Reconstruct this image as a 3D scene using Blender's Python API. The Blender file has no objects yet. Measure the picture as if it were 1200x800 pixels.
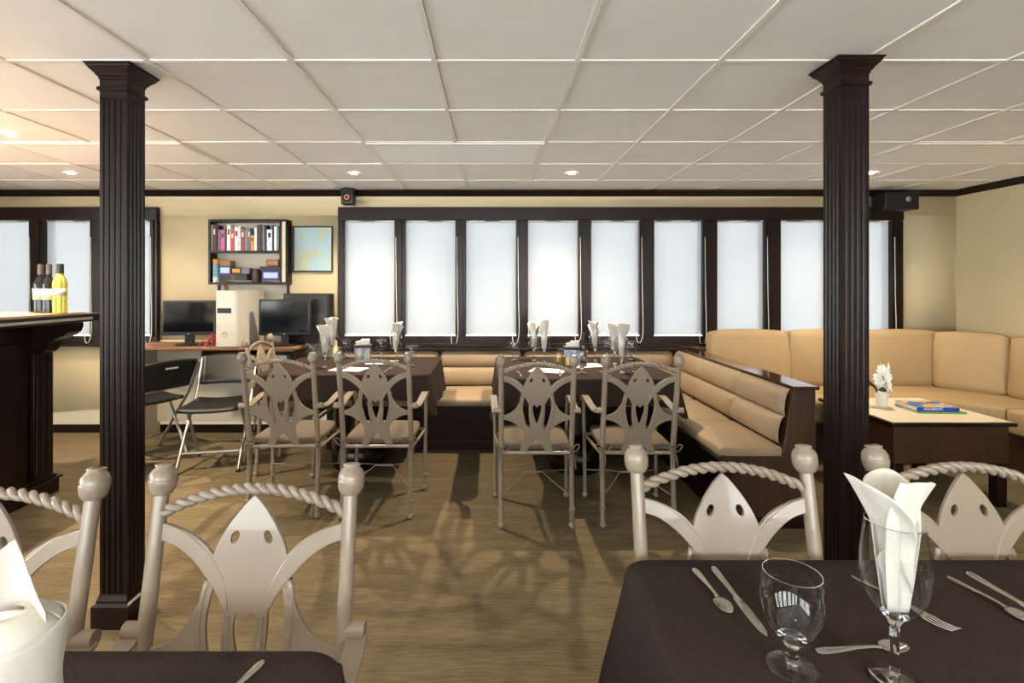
import bpy, bmesh, math, random
from mathutils import Vector, Matrix
random.seed(7)
PI = math.pi
S = bpy.context.scene
COL = S.collection

# ---------------------------------------------------------------- camera, world, exposure
cam = bpy.data.cameras.new('camera'); camo = bpy.data.objects.new('camera', cam); COL.objects.link(camo)
camo.location = (0, 0, 1.35); camo.rotation_euler = (PI/2, 0, 0)
cam.sensor_width = 36; cam.lens = 594/1200*36; cam.shift_x = 24/1200; cam.shift_y = -65/1200
cam.clip_start = 0.02
S.camera = camo
S.view_settings.view_transform = 'Standard'; S.view_settings.look = 'None'
S.view_settings.exposure = 1.4; S.view_settings.gamma = 1.0; S.view_settings.use_curve_mapping = False
W = bpy.data.worlds.new('overcast_sky'); S.world = W; W.use_nodes = True
nt = W.node_tree; nt.nodes.clear()
o_ = nt.nodes.new('ShaderNodeOutputWorld'); b_ = nt.nodes.new('ShaderNodeBackground')
tc = nt.nodes.new('ShaderNodeTexCoord'); nz = nt.nodes.new('ShaderNodeTexNoise'); cr = nt.nodes.new('ShaderNodeValToRGB')
nz.inputs['Scale'].default_value = 4; nz.inputs['Detail'].default_value = 4
cr.color_ramp.elements[0].position = .35; cr.color_ramp.elements[0].color = (.90, .95, 1, 1)
cr.color_ramp.elements[1].position = .62; cr.color_ramp.elements[1].color = (1, .985, .96, 1)
nt.links.new(tc.outputs['Generated'], nz.inputs['Vector']); nt.links.new(nz.outputs['Fac'], cr.inputs['Fac'])
nt.links.new(cr.outputs['Color'], b_.inputs['Color']); nt.links.new(b_.outputs[0], o_.inputs[0])
b_.inputs['Strength'].default_value = 7.2

ZC = 2.2275          # ceiling height
WARM = (1.0, .80, .56)
LAMPS = [(-2.806, 2.945, 125), (-3.28, 3.95, 40), (-1.07, 3.95, 92), (.625, 3.95, 92), (2.95, 3.95, 50),
         (-2.8, -.45, 44), (-1.07, -.45, 42), (1.14, -.45, 64), (2.95, -.45, 22), (-3.28, 1.3, 120)]  # all out of view; the last is an added fill for the left floor

# ---------------------------------------------------------------- materials
MATS = {}
def mat(name, col, rough=.5, metal=0, noise=0, nscale=(8, 8, 8), col2=None, bump=0, bscale=None, spec=.5, trans=0, ior=1.45, coat=0,
        detail=3, emit=None, estr=0, sheen=0, ramp=(.35, .65), coords='Object'):
    if name in MATS: return MATS[name]
    m = bpy.data.materials.new(name); m.use_nodes = True; n = m.node_tree; L = n.links
    p = n.nodes['Principled BSDF']
    p.inputs['Base Color'].default_value = (*col, 1); p.inputs['Roughness'].default_value = rough
    p.inputs['Metallic'].default_value = metal; p.inputs['Specular IOR Level'].default_value = spec
    p.inputs['Transmission Weight'].default_value = trans; p.inputs['IOR'].default_value = ior
    p.inputs['Coat Weight'].default_value = coat; p.inputs['Sheen Weight'].default_value = sheen
    if emit: p.inputs['Emission Color'].default_value = (*emit, 1); p.inputs['Emission Strength'].default_value = estr
    if col2 or bump:
        t = n.nodes.new('ShaderNodeTexCoord'); mp = n.nodes.new('ShaderNodeMapping'); mp.inputs['Scale'].default_value = nscale
        L.new(t.outputs[coords], mp.inputs['Vector'])
        x = n.nodes.new('ShaderNodeTexNoise'); x.inputs['Scale'].default_value = 1; x.inputs['Detail'].default_value = detail
        L.new(mp.outputs[0], x.inputs['Vector'])
        if col2:
            r = n.nodes.new('ShaderNodeValToRGB'); r.color_ramp.elements[0].position = ramp[0]; r.color_ramp.elements[1].position = ramp[1]
            r.color_ramp.elements[0].color = (*col, 1); r.color_ramp.elements[1].color = (*col2, 1)
            L.new(x.outputs['Fac'], r.inputs['Fac']); L.new(r.outputs[0], p.inputs['Base Color'])
        if bump:
            bx = x
            if bscale:
                mp2 = n.nodes.new('ShaderNodeMapping'); mp2.inputs['Scale'].default_value = bscale; L.new(t.outputs[coords], mp2.inputs['Vector'])
                bx = n.nodes.new('ShaderNodeTexNoise'); bx.inputs['Scale'].default_value = 1; bx.inputs['Detail'].default_value = 2
                L.new(mp2.outputs[0], bx.inputs['Vector'])
            b = n.nodes.new('ShaderNodeBump'); b.inputs['Strength'].default_value = bump; b.inputs['Distance'].default_value = .01
            L.new(bx.outputs['Fac'], b.inputs['Height']); L.new(b.outputs[0], p.inputs['Normal'])
    MATS[name] = m; return m
def srgb(r, g, b):
    f = lambda c: (c/255/12.92) if c <= 10 else ((c/255+.055)/1.055)**2.4
    return (f(r), f(g), f(b))
M_wall = mat('wall_paint', srgb(205, 189, 154), .6, col2=srgb(199, 183, 148), nscale=(2, 2, 2))
M_wood = mat('dark_wood', srgb(19, 9, 7), .3, col2=srgb(30, 15, 11), nscale=(40, 40, 3), coat=0, spec=.28, detail=5)
M_woodx = mat('dark_wood_long', srgb(21, 10, 8), .32, col2=srgb(33, 16, 12), nscale=(3, 40, 40), coat=0, spec=.3, detail=5)
M_woodb = mat('brown_wood', srgb(44, 25, 15), .4, col2=srgb(60, 35, 21), nscale=(40, 40, 3), detail=5)
M_tile = mat('ceiling_tile', srgb(241, 241, 240), .55, col2=srgb(238, 237, 235), nscale=(5, 5, 5))
M_grid = mat('ceiling_grid', srgb(232, 228, 220), .4)
M_leather = mat('leather', srgb(143, 124, 100), .5, col2=srgb(150, 131, 107), nscale=(4, 4, 4), bump=.12, bscale=(14, 14, 14))
M_sofa = mat('sofa_fabric', srgb(164, 139, 102), .7, col2=srgb(172, 147, 110), nscale=(3, 3, 3), bump=.5, bscale=(7, 5, 3))
M_cloth = mat('table_linen', srgb(48, 38, 35), .9, col2=srgb(53, 42, 39), nscale=(120, 120, 120), bump=.15, spec=.15)
M_cream = mat('cream_enamel', srgb(132, 119, 105), .25, coat=.3, bump=.06, nscale=(30, 30, 30))
M_cush = mat('taupe_cushion', srgb(92, 81, 71), .9, col2=srgb(100, 88, 77), nscale=(60, 60, 60), bump=.2)
M_tie = mat('cushion_tie', srgb(104, 92, 80), .85)
M_napkin = mat('white_linen', srgb(196, 193, 184), .8, bump=.25, nscale=(25, 25, 25), sheen=.1)
M_steel = mat('steel', (.62, .6, .57), .22, 1)
M_chrome = mat('grey_tube', (.48, .47, .45), .3, .9)
M_black = mat('black_plastic', srgb(22, 22, 23), .4)
M_screen = mat('screen_glass', srgb(10, 11, 16), .12)
M_white = mat('white_plastic', srgb(196, 193, 184), .4)
M_grey = mat('grey_panel', srgb(176, 168, 152), .6)
M_glass = mat('clear_glass', (1, 1, 1), 0, trans=1, ior=1.45)
M_paper = mat('white_paper', srgb(238, 236, 230), .7)
M_cord = mat('white_cord', srgb(225, 222, 214), .5)
M_cushtop = mat('table_laminate', srgb(222, 208, 184), .35, col2=srgb(228, 214, 190), nscale=(3, 3, 3))
M_diff = mat('light_diffuser', srgb(250, 251, 252), .4)
M_lamp = mat('lamp_glow', (1, .95, .85), .5, emit=(1, .88, .68), estr=14)
M_frost = mat('frosted_white', srgb(232, 230, 224), .35)
M_petal = mat('white_petal', srgb(248, 246, 238), .6)
M_leaf = mat('green_leaf', srgb(40, 62, 26), .45)
M_bud = mat('yellow_bud', srgb(190, 196, 100), .5)

def carpet():
    m = bpy.data.materials.new('carpet'); m.use_nodes = True; n = m.node_tree; L = n.links; p = n.nodes['Principled BSDF']
    p.inputs['Roughness'].default_value = .9; p.inputs['Specular IOR Level'].default_value = .2
    t = n.nodes.new('ShaderNodeTexCoord')
    def nz(sc, det):
        mp = n.nodes.new('ShaderNodeMapping'); mp.inputs['Scale'].default_value = sc; L.new(t.outputs['Object'], mp.inputs['Vector'])
        x = n.nodes.new('ShaderNodeTexNoise'); x.inputs['Scale'].default_value = 1; x.inputs['Detail'].default_value = det
        L.new(mp.outputs[0], x.inputs['Vector']); return x
    a = nz((11, 120, 1), 4); b = nz((2.2, 16, 1), 4); c = nz((300, 300, 1), 1)
    ad = n.nodes.new('ShaderNodeMath'); ad.operation = 'MULTIPLY_ADD'; ad.inputs[1].default_value = .6
    L.new(a.outputs['Fac'], ad.inputs[0])
    m2 = n.nodes.new('ShaderNodeMath'); m2.operation = 'MULTIPLY'; m2.inputs[1].default_value = .4; L.new(b.outputs['Fac'], m2.inputs[0]); L.new(m2.outputs[0], ad.inputs[2])
    r = n.nodes.new('ShaderNodeValToRGB'); r.color_ramp.elements[0].position = .34; r.color_ramp.elements[1].position = .66
    r.color_ramp.elements[0].color = (*srgb(88, 77, 58), 1); r.color_ramp.elements[1].color = (*srgb(120, 106, 82), 1)
    L.new(ad.outputs[0], r.inputs['Fac']); L.new(r.outputs[0], p.inputs['Base Color'])
    bp = n.nodes.new('ShaderNodeBump'); bp.inputs['Strength'].default_value = .3; bp.inputs['Distance'].default_value = .004
    L.new(c.outputs['Fac'], bp.inputs['Height']); L.new(bp.outputs[0], p.inputs['Normal'])
    return m
M_carpet = carpet()

def schlick(n, L, f0, power=5, gain=.92):
    lw = n.nodes.new('ShaderNodeLayerWeight'); lw.inputs['Blend'].default_value = .5
    p = n.nodes.new('ShaderNodeMath'); p.operation = 'POWER'; p.inputs[1].default_value = power; L.new(lw.outputs['Facing'], p.inputs[0])
    m = n.nodes.new('ShaderNodeMath'); m.operation = 'MULTIPLY_ADD'; m.inputs[1].default_value = gain; m.inputs[2].default_value = f0; L.new(p.outputs[0], m.inputs[0])
    return m
def blind_mat():
    m = bpy.data.materials.new('blind_fabric'); m.use_nodes = True; n = m.node_tree; L = n.links; n.nodes.clear()
    o = n.nodes.new('ShaderNodeOutputMaterial'); tr = n.nodes.new('ShaderNodeBsdfTranslucent'); df = n.nodes.new('ShaderNodeBsdfDiffuse'); tp = n.nodes.new('ShaderNodeBsdfTransparent')
    tr.inputs[0].default_value = (.0435, .0460, .0490, 1); df.inputs[0].default_value = (.8, .8, .8, 1)
    a = n.nodes.new('ShaderNodeMixShader'); a.inputs[0].default_value = .22; L.new(tr.outputs[0], a.inputs[1]); L.new(df.outputs[0], a.inputs[2])
    b = n.nodes.new('ShaderNodeMixShader'); b.inputs[0].default_value = .012; L.new(a.outputs[0], b.inputs[1]); L.new(tp.outputs[0], b.inputs[2])
    L.new(b.outputs[0], o.inputs[0]); return m
M_blind = blind_mat()
def pane_mat():
    m = bpy.data.materials.new('window_glass'); m.use_nodes = True; n = m.node_tree; L = n.links; n.nodes.clear()
    o = n.nodes.new('ShaderNodeOutputMaterial'); tp = n.nodes.new('ShaderNodeBsdfTransparent'); gl = n.nodes.new('ShaderNodeBsdfGlossy'); gl.inputs['Roughness'].default_value = 0
    tp.inputs[0].default_value = (.93, .95, .95, 1)
    fr = schlick(n, L, .03)
    a = n.nodes.new('ShaderNodeMixShader'); L.new(fr.outputs[0], a.inputs[0]); L.new(tp.outputs[0], a.inputs[1]); L.new(gl.outputs[0], a.inputs[2]); L.new(a.outputs[0], o.inputs[0])
    return m
M_pane = pane_mat()

# ---------------------------------------------------------------- mesh helpers
class MB:
    def __init__(s): s.v = []; s.f = []
    def add(s, vs, fs):
        k = len(s.v); s.v += [tuple(v) for v in vs]; s.f += [tuple(i+k for i in f) for f in fs]; return s
    def box(s, x0, x1, y0, y1, z0, z1):
        return s.add([(x0,y0,z0),(x1,y0,z0),(x1,y1,z0),(x0,y1,z0),(x0,y0,z1),(x1,y0,z1),(x1,y1,z1),(x0,y1,z1)],
                     [(0,3,2,1),(4,5,6,7),(0,1,5,4),(1,2,6,5),(2,3,7,6),(3,0,4,7)])
    def hexa(s, p): return s.add(p, [(0,3,2,1),(4,5,6,7),(0,1,5,4),(1,2,6,5),(2,3,7,6),(3,0,4,7)])
    def tube(s, pts, r, n=10, closed=False, mod=None):
        pts = [Vector(p) for p in pts]; N = len(pts); rs = r if isinstance(r, (list, tuple)) else [r]*N
        up = None; vs = []; acc = 0
        for i in range(N):
            a = pts[(i-1) % N] if (i > 0 or closed) else pts[0]; b = pts[(i+1) % N] if (i < N-1 or closed) else pts[-1]
            t = (b-a).normalized()
            if up is None:
                up = Vector((0,0,1)) if abs(t.z) < .9 else Vector((0,1,0))
            up = (up - t*up.dot(t)).normalized(); sd = t.cross(up)
            if i: acc += (pts[i]-pts[i-1]).length
            for k in range(n):
                th = 2*PI*k/n; q = rs[i]*(mod(th, acc) if mod else 1)
                vs.append(pts[i] + (up*math.sin(th) + sd*math.cos(th))*q)
        fs = []
        for i in range(N if closed else N-1):
            j = (i+1) % N
            for k in range(n): fs.append((i*n+k, i*n+(k+1) % n, j*n+(k+1) % n, j*n+k))
        if not closed: fs += [tuple(range(n))[::-1], tuple(range((N-1)*n, N*n))]
        return s.add(vs, fs)
    def lathe(s, prof, n=24, c=(0,0,0), cap=True, M=None):
        vs = []
        for r, z in prof:
            for k in range(n):
                a = 2*PI*k/n; v = Vector((r*math.cos(a), r*math.sin(a), z))
                if M: v = M @ v
                vs.append(v + Vector(c))
        fs = []
        for i in range(len(prof)-1):
            for k in range(n): fs.append((i*n+k, i*n+(k+1) % n, (i+1)*n+(k+1) % n, (i+1)*n+k))
        if cap:
            fs.append(tuple(range(n))[::-1]); fs.append(tuple(range((len(prof)-1)*n, len(prof)*n)))
        return s.add(vs, fs)
    def prism(s, poly, f0, f1):      # poly list of 2-D points, f0/f1 map to the two end faces
        n = len(poly); vs = [f0(*p) for p in poly] + [f1(*p) for p in poly]
        fs = [tuple(range(n))[::-1], tuple(range(n, 2*n))] + [(i, (i+1) % n, (i+1) % n+n, i+n) for i in range(n)]
        return s.add(vs, fs)
    def grid(s, fn, nu, nv):
        vs = [fn(i/nu, j/nv) for j in range(nv+1) for i in range(nu+1)]
        return s.add(vs, [(j*(nu+1)+i, j*(nu+1)+i+1, (j+1)*(nu+1)+i+1, (j+1)*(nu+1)+i) for j in range(nv) for i in range(nu)])
    def loft(s, secs):               # list of (half, z) squares
        vs = []
        for h, z in secs: vs += [(-h,-h,z),(h,-h,z),(h,h,z),(-h,h,z)]
        fs = [(3,2,1,0)]
        for i in range(len(secs)-1):
            for k in range(4): fs.append((i*4+k, i*4+(k+1) % 4, i*4+4+(k+1) % 4, i*4+4+k))
        n = len(vs); fs.append((n-4, n-3, n-2, n-1)); return s.add(vs, fs)
    def rbox(s, x0, x1, y0, y1, z0, z1, r=.02, seg=3, bulge=0, div=0):
        bm = bmesh.new(); bmesh.ops.create_cube(bm, size=1)
        sx, sy, sz = x1-x0, y1-y0, z1-z0
        for v in bm.verts: v.co = Vector((v.co.x*sx, v.co.y*sy, v.co.z*sz))
        if div: bmesh.ops.subdivide_edges(bm, edges=bm.edges[:], cuts=div, use_grid_fill=True)
        if div:
            # round by pulling corners in: superellipse mapping
            for v in bm.verts:
                c = v.co; q = [abs(c.x)/(sx/2), abs(c.y)/(sy/2), abs(c.z)/(sz/2)]
                hx, hy, hz = sx/2-r, sy/2-r, sz/2-r
                k = Vector((max(-hx, min(hx, c.x)), max(-hy, min(hy, c.y)), max(-hz, min(hz, c.z))))
                d = c-k
                if d.length > 1e-6: v.co = k + d.normalized()*r
                if bulge:
                    f = (1-q[0]**2)*(1-q[1]**2) if q[2] > .99 else ((1-q[0]**2)*(1-q[2]**2) if q[1] > .99 else (1-q[1]**2)*(1-q[2]**2) if q[0] > .99 else 0)
                    nrm = Vector((0,0,math.copysign(1, c.z))) if q[2] > .99 else (Vector((0,math.copysign(1, c.y),0)) if q[1] > .99 else Vector((math.copysign(1, c.x),0,0)))
                    v.co += nrm*bulge*max(f, 0)
        else:
            bmesh.ops.bevel(bm, geom=bm.edges[:], offset=r, segments=seg, affect='EDGES', profile=.5)
        c = Vector(((x0+x1)/2, (y0+y1)/2, (z0+z1)/2))
        bm.verts.index_update()
        s.add([v.co+c for v in bm.verts], [[v.index for v in f.verts] for f in bm.faces]); bm.free(); return s
    def mesh(s, name, m, ang=40):
        me = bpy.data.meshes.new(name); me.from_pydata(s.v, [], s.f); me.materials.append(m)
        me.polygons.foreach_set('use_smooth', [True]*len(me.polygons)); me.update()
        if ang is not None: me.set_sharp_from_angle(angle=math.radians(ang))
        return me
    def build(s, name, m, parent=None, bevel=0, ang=40, solid=0, sub=0):
        o = bpy.data.objects.new(name, s.mesh(name, m, ang)); COL.objects.link(o)
        if parent: o.parent = parent
        if solid: q = o.modifiers.new('solid', 'SOLIDIFY'); q.thickness = solid; q.offset = 0
        if sub: q = o.modifiers.new('sub', 'SUBSURF'); q.levels = sub; q.render_levels = sub
        if bevel: q = o.modifiers.new('bevel', 'BEVEL'); q.width = bevel; q.segments = 2; q.limit_method = 'ANGLE'; q.angle_limit = math.radians(40)
        return o
def tag(o, label, cat, group=None):
    o['label'] = label; o['category'] = cat
    if group: o['group'] = group
    return o
def thing(name, label, cat, loc=(0,0,0), rz=0, group=None):
    o = bpy.data.objects.new(name, None); COL.objects.link(o); o.location = loc; o.rotation_euler = (0, 0, rz); o.empty_display_size = .05
    return tag(o, label, cat, group)
def struct(o): o['kind'] = 'structure'; return o
def sempty(name, loc=(0,0,0)):
    o = bpy.data.objects.new(name, None); COL.objects.link(o); o.location = loc; o['kind'] = 'structure'; o.empty_display_size = .05; return o
def dup(root, loc=None, rz=None, label=None, group=None, parent=None):
    r = root.copy(); COL.objects.link(r); r.parent = parent
    if loc is not None: r.location = loc
    if rz is not None: r.rotation_euler = (0, 0, rz)
    if label: r['label'] = label
    if group: r['group'] = group
    for ch in list(root.children): dup(ch, parent=r)
    return r
def catmull(P, n=6, closed=False):
    P = [Vector(p) for p in P]; out = []; N = len(P)
    for i in range(N if closed else N-1):
        p0 = P[(i-1) % N] if (closed or i > 0) else P[0]; p1 = P[i]; p2 = P[(i+1) % N]; p3 = P[(i+2) % N] if (closed or i+2 < N) else P[-1]
        for k in range(n):
            t = k/n
            out.append(.5*((2*p1)+(p2-p0)*t+(2*p0-5*p1+4*p2-p3)*t*t+(3*p1-p0-3*p2+p3)*t**3))
    if not closed: out.append(P[-1])
    return out
def ellipsoid(mb, c, rx, ry, rz, n=16, m=10, rot=None):
    prof = [(max(math.sin(PI*i/m), 1e-4), -math.cos(PI*i/m)) for i in range(m+1)]
    M = Matrix.Diagonal((rx, ry, rz)).to_3x3()
    if rot: M = rot @ M
    return mb.lathe(prof, n, c, False, M)
def text_mesh(name, txt, size, m, parent, loc, rot):
    cu = bpy.data.curves.new(name, 'FONT'); cu.body = txt; cu.size = size; cu.extrude = .0004; cu.align_x = 'CENTER'; cu.align_y = 'CENTER'
    t = bpy.data.objects.new(name, cu); COL.objects.link(t)
    me = bpy.data.meshes.new_from_object(t.evaluated_get(bpy.context.evaluated_depsgraph_get()))
    bpy.data.objects.remove(t); me.materials.clear(); me.materials.append(m)
    o = bpy.data.objects.new(name, me); COL.objects.link(o); o.parent = parent; o.location = loc; o.rotation_euler = rot; return o

# ---------------------------------------------------------------- room shell
XL, XR, YB, YF = -5.2, 4.29, 4.68, -3.0       # left wall, right wall, window wall, wall behind the camera
T = .12
struct(MB().box(XL-T, XR+T, YF-T, YB+T, -.1, 0).build('floor', M_carpet))
ceil = struct(MB().box(XL-T, XR+T, YF-T, YB+T, ZC+.024, ZC+.1).build('ceiling', M_tile))
TS = .5594; GX0, GY0 = -.2237, 1.985
xs = [GX0+TS*k for k in range(-9, 10)]; ys = [GY0+TS*k for k in range(-9, 6)]
xs = [x for x in xs if XL < x < XR]; ys = [y for y in ys if YF < y < YB]
bars = 0
for x in xs: MB().box(x-.0105, x+.0105, YF, YB, ZC-.001, ZC+.024).build('grid_bar', M_grid, ceil)
for y in ys: MB().box(XL, XR, y-.0105, y+.0105, ZC, ZC+.024).build('grid_bar', M_grid, ceil)
PANELS = [(-.783, .3357), (-3.0205, -1.9019), (2.5733, 3.692)]
PY0, PY1 = GY0+2*TS, GY0+3*TS
ex = [XL]+xs+[XR]; ey = [YF]+ys+[YB]
tile_me = MB().box(-TS/2+.0125, TS/2-.0125, -TS/2+.0125, TS/2-.0125, 0, .018).mesh('ceiling_tile', M_tile)
for i in range(len(ex)-1):
    for j in range(len(ey)-1):
        cx, cy = (ex[i]+ex[i+1])/2, (ey[j]+ey[j+1])/2
        if PY0 < cy < PY1 and any(a < cx < b for a, b in PANELS): continue
        dx, dy = ex[i+1]-ex[i], ey[j+1]-ey[j]
        o = bpy.data.objects.new('ceiling_tile', tile_me); COL.objects.link(o); o.parent = ceil
        o.location = (cx, cy, ZC+.004+random.uniform(0, .0015)); o.scale = (dx/TS, dy/TS, 1)
plab = ['unlit rectangular ceiling light panel above the two far dining tables', 'unlit rectangular ceiling light panel above the computer desk side', 'unlit rectangular ceiling light panel above the corner sofa']
for (a, b), lb in zip(PANELS, plab):
    t = thing('ceiling_light_panel', lb, 'ceiling light', ((a+b)/2, (PY0+PY1)/2, ZC), group='rectangular ceiling light panels')
    w, d = (b-a)/2-.012, TS/2-.012
    f = MB(); f.box(-w, w, -d, -d+.03, -.006, .02); f.box(-w, w, d-.03, d, -.006, .02); f.box(-w, -w+.03, -d+.03, d-.03, -.006, .02); f.box(w-.03, w, -d+.03, d-.03, -.006, .02)
    f.build('frame', M_grid, t); MB().box(-w+.03, w-.03, -d+.03, d-.03, -.0045, -.002).build('diffuser', M_diff, t)

def lamp_near(x, y):
    if y < 2: return 'small round recessed downlight in the ceiling, out of view'
    return {(-2.806): 'small round recessed downlight above the bar', (-3.28): 'small round recessed downlight above the window beside the bar',
            (-1.07): 'small round recessed downlight above the far table nearest the computer desk', .625: 'small round recessed downlight above the far table beside the leather bench',
            2.95: 'small round recessed downlight above the corner sofa'}[x]
for x, y, p in LAMPS:
    t = thing('downlight', lamp_near(x, y), 'ceiling light', (x, y, ZC), group='recessed downlights')
    MB().lathe([(.024, .001), (.036, -.004), (.046, -.005), (.05, 0)], 24, cap=False).build('trim_ring', M_grid, t)
    MB().lathe([(.0005, -.0015), (.025, -.0015), (.025, .002)], 20, cap=False).build('bulb', M_lamp, t)
    l = bpy.data.lights.new('downlight_beam', 'SPOT'); l.energy = p; l.color = WARM; l.spot_size = math.radians(128); l.spot_blend = 1; l.shadow_soft_size = .02
    lo = bpy.data.objects.new('downlight_beam', l); COL.objects.link(lo); lo.parent = t; lo.location = (0, 0, -.03)

# window wall with its two openings
K = 4.70/594
blindsA = [(405,464),(475.7,534.5),(546,605),(618,677),(691,748),(764,821),(837,893),(910.5,967.5),(983,1040)]
blindsB = [(-90,-32),(-17,41),(57,111.5),(127,181)]
A0, A1 = -1.375, 3.74; B0, B1 = -5.12, -3.09          # openings
AZ0, AZ1 = .85, 2.00
w = MB()
w.box(XL-T, XR+T, YB, YB+T, 0, AZ0); w.box(XL-T, XR+T, YB, YB+T, AZ1, ZC+.03)
w.box(XL-T, B0, YB, YB+T, AZ0, AZ1); w.box(B1, A0, YB, YB+T, AZ0, AZ1); w.box(A1, XR+T, YB, YB+T, AZ0, AZ1)
struct(w.build('wall_back', M_wall, ang=None))
FILL_SY = [(-2.6+1.0*k, -1.75+1.0*k) for k in range(5)]      # left-wall windows, out of view, added to bring in more daylight
def side_wall(nm, x0, x1, xin, k, sg):
    w = MB(); w.box(x0, x1, YF-T, YB, 0, .7); w.box(x0, x1, YF-T, YB, 2.05, ZC+.03)
    e = [YF-T]+[q for r in FILL_SY for q in r]+[YB]
    for i in range(0, len(e), 2): w.box(x0, x1, e[i], e[i+1], .7, 2.05)
    struct(w.build(nm, M_wall, ang=None)); wd = sempty('window_%d' % k, (xin, 0, .7))  # unseen window set, added as a daylight source
    for a, b in FILL_SY:
        MB().box(min(sg*.075, sg*.08), max(sg*.075, sg*.08), a, b, 0, 1.35).build('pane', M_pane, wd)
        f = MB(); xa, xb = min(sg*.05, -sg*.02), max(sg*.05, -sg*.02)
        f.box(xa, xb, a-.04, a, -.05, 1.4); f.box(xa, xb, b, b+.04, -.05, 1.4); f.box(xa, xb, a, b, -.06, 0); f.box(xa, xb, a, b, 1.35, 1.41); f.build('frame', M_wood, wd)
side_wall('wall_left', XL-T, XL, XL, 4, -1)
struct(MB().box(XR, XR+T, YF-T, YB, 0, ZC+.03).build('wall_right', M_wall))
# wall behind the camera, windows too
w = MB(); RX = [(-3.9+1.25*k, -3.1+1.25*k) for k in range(6)]
w.box(XL, XR, YF-T, YF, 0, .45); w.box(XL, XR, YF-T, YF, 2.05, ZC+.03)
e = [XL]+[q for r in RX for q in r]+[XR]
for i in range(0, len(e), 2): w.box(e[i], e[i+1], YF-T, YF, .45, 2.05)
struct(w.build('wall_front', M_wall, ang=None))
w3 = sempty('window_3', (0, YF, .45))
for a, b in RX:
    MB().box(a, b, -.08, -.075, 0, 1.6).build('pane', M_pane, w3)
    f = MB(); f.box(a-.04, a, -.05, .02, -.05, 1.65); f.box(b, b+.04, -.05, .02, -.05, 1.65); f.box(a, b, -.05, .02, -.06, 0); f.box(a, b, -.05, .02, 1.6, 1.66)
    f.build('frame', M_wood, w3)
def window(n, x0, x1, bl, extra):
    wd = sempty('window_%d' % n, ((x0+x1)/2, YB, AZ0)); ox = (x0+x1)/2
    yf = -.05
    MB().box(x0-.03-ox, x1+.03-ox, yf, 0.0, 1.957-AZ0-.005, 2.072-AZ0).build('header_board', M_woodx, wd, bevel=.004)
    MB().box(x0-.03-ox, x1+.03-ox, yf+.01, 0.0, .812-AZ0, .893-AZ0).build('bottom_rail', M_woodx, wd, bevel=.004)
    MB().box(x0-.03-ox, x1+.03-ox, yf-.015, 0.0, .80-AZ0, .825-AZ0).build('sill', M_woodx, wd, bevel=.003)
    eds = [(x0-.03, (bl[0][0]-576)*K+.003)] + [((bl[i][1]-576)*K-.003, (bl[i+1][0]-576)*K+.003) for i in range(len(bl)-1)] + [((bl[-1][1]-576)*K-.003, x1+.03)]
    for i, (a, b) in enumerate(eds):
        if b-a < .02: continue
        MB().box(a-ox, b-ox, yf+.008, .09, .893-AZ0, 1.952-AZ0).build('mullion', M_wood, wd, bevel=.004)
        if b-a > .06: MB().box(a-ox+.03, b-ox-.028, yf-.004, yf+.008, .893-AZ0, 1.952-AZ0).build('mullion_strip', M_wood, wd, bevel=.002)
    for a, b in bl:
        MB().box((a-576)*K-ox, (b-576)*K-ox, .075, .08, .86-AZ0, 1.99-AZ0).build('pane', M_pane, wd)
    return wd
window(1, A0, A1, blindsA, 0); window(2, B0, B1, blindsB, 0)
def blind(a, b, lb, gr, side=1):
    xa, xb = (a-576)*K, (b-576)*K; h0, h1 = .897, 1.962; r = random.uniform(-.004, .004)
    t = thing('roller_blind', lb, 'blind', ((xa+xb)/2, YB+.005, h0), group=gr); hw = (xb-xa)/2
    MB().grid(lambda u, v: (-hw+u*2*hw, .004*math.sin(PI*u)*(1-v)+.002*math.sin(9*u+r*900)*v, v*(h1-h0)), 8, 6).build('blind_cloth', M_blind, t)
    MB().tube([(-hw, .001, .006), (hw, .001, .006)], .006, 8).build('bottom_bar', M_frost, t)
    MB().tube([(-hw, .012, h1-h0-.012), (hw, .012, h1-h0-.012)], .013, 12).build('roller', M_frost, t)
    x = hw+.012; d = random.uniform(.01, .05)
    loop = catmull([(x, -.055, .9), (x+.004, -.056, .4), (x+.01, -.058, .05), (x-.008, -.062, -d-.03), (x-.032, -.062, -d-.045), (x-.048, -.06, -d-.01), (x-.05, -.056, .03)], 5)
    MB().tube(loop, .0028, 6).build('pull_cord', M_cord, t)
for i, (a, b) in enumerate(blindsA):
    blind(a, b, {0: 'white backlit roller blind beside the framed chart, under the small speaker', 8: 'white backlit roller blind half hidden by the column, under the wide speaker', 6: 'white backlit roller blind above the outer sofa back cushion'}.get(i, 'white backlit roller blind in the long row behind the dining tables'), 'roller blinds of the long window row')
for a, b in blindsB: blind(a, b, 'white backlit roller blind in the window behind the bar bottles', 'roller blinds of the window by the bar')
# trims
struct(MB().prism([(0,0),(0,-.052),(-.018,-.052),(-.03,-.03),(-.055,-.012),(-.06,0)], lambda y, z: (XL, YB+y, ZC+z-.001), lambda y, z: (XR, YB+y, ZC+z-.001)).build('trim_1', M_woodx))
struct(MB().prism([(0,0),(0,-.052),(-.018,-.052),(-.03,-.03),(-.055,-.012),(-.06,0)], lambda y, z: (XR+y, YB-.0, ZC+z-.001), lambda y, z: (XR+y, YF, ZC+z-.001)).build('trim_2', M_wood))
struct(MB().box(XL, -1.42, YB-.014, YB, 0, .075).build('baseboard_back', M_woodx, bevel=.004))
struct(MB().box(XR-.014, XR, YF, YB, 0, .075).build('baseboard_right', M_woodx, bevel=.004))
struct(MB().box(XL, XL+.014, YF, YB, 0, .075).build('baseboard_left', M_woodx, bevel=.004))

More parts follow.
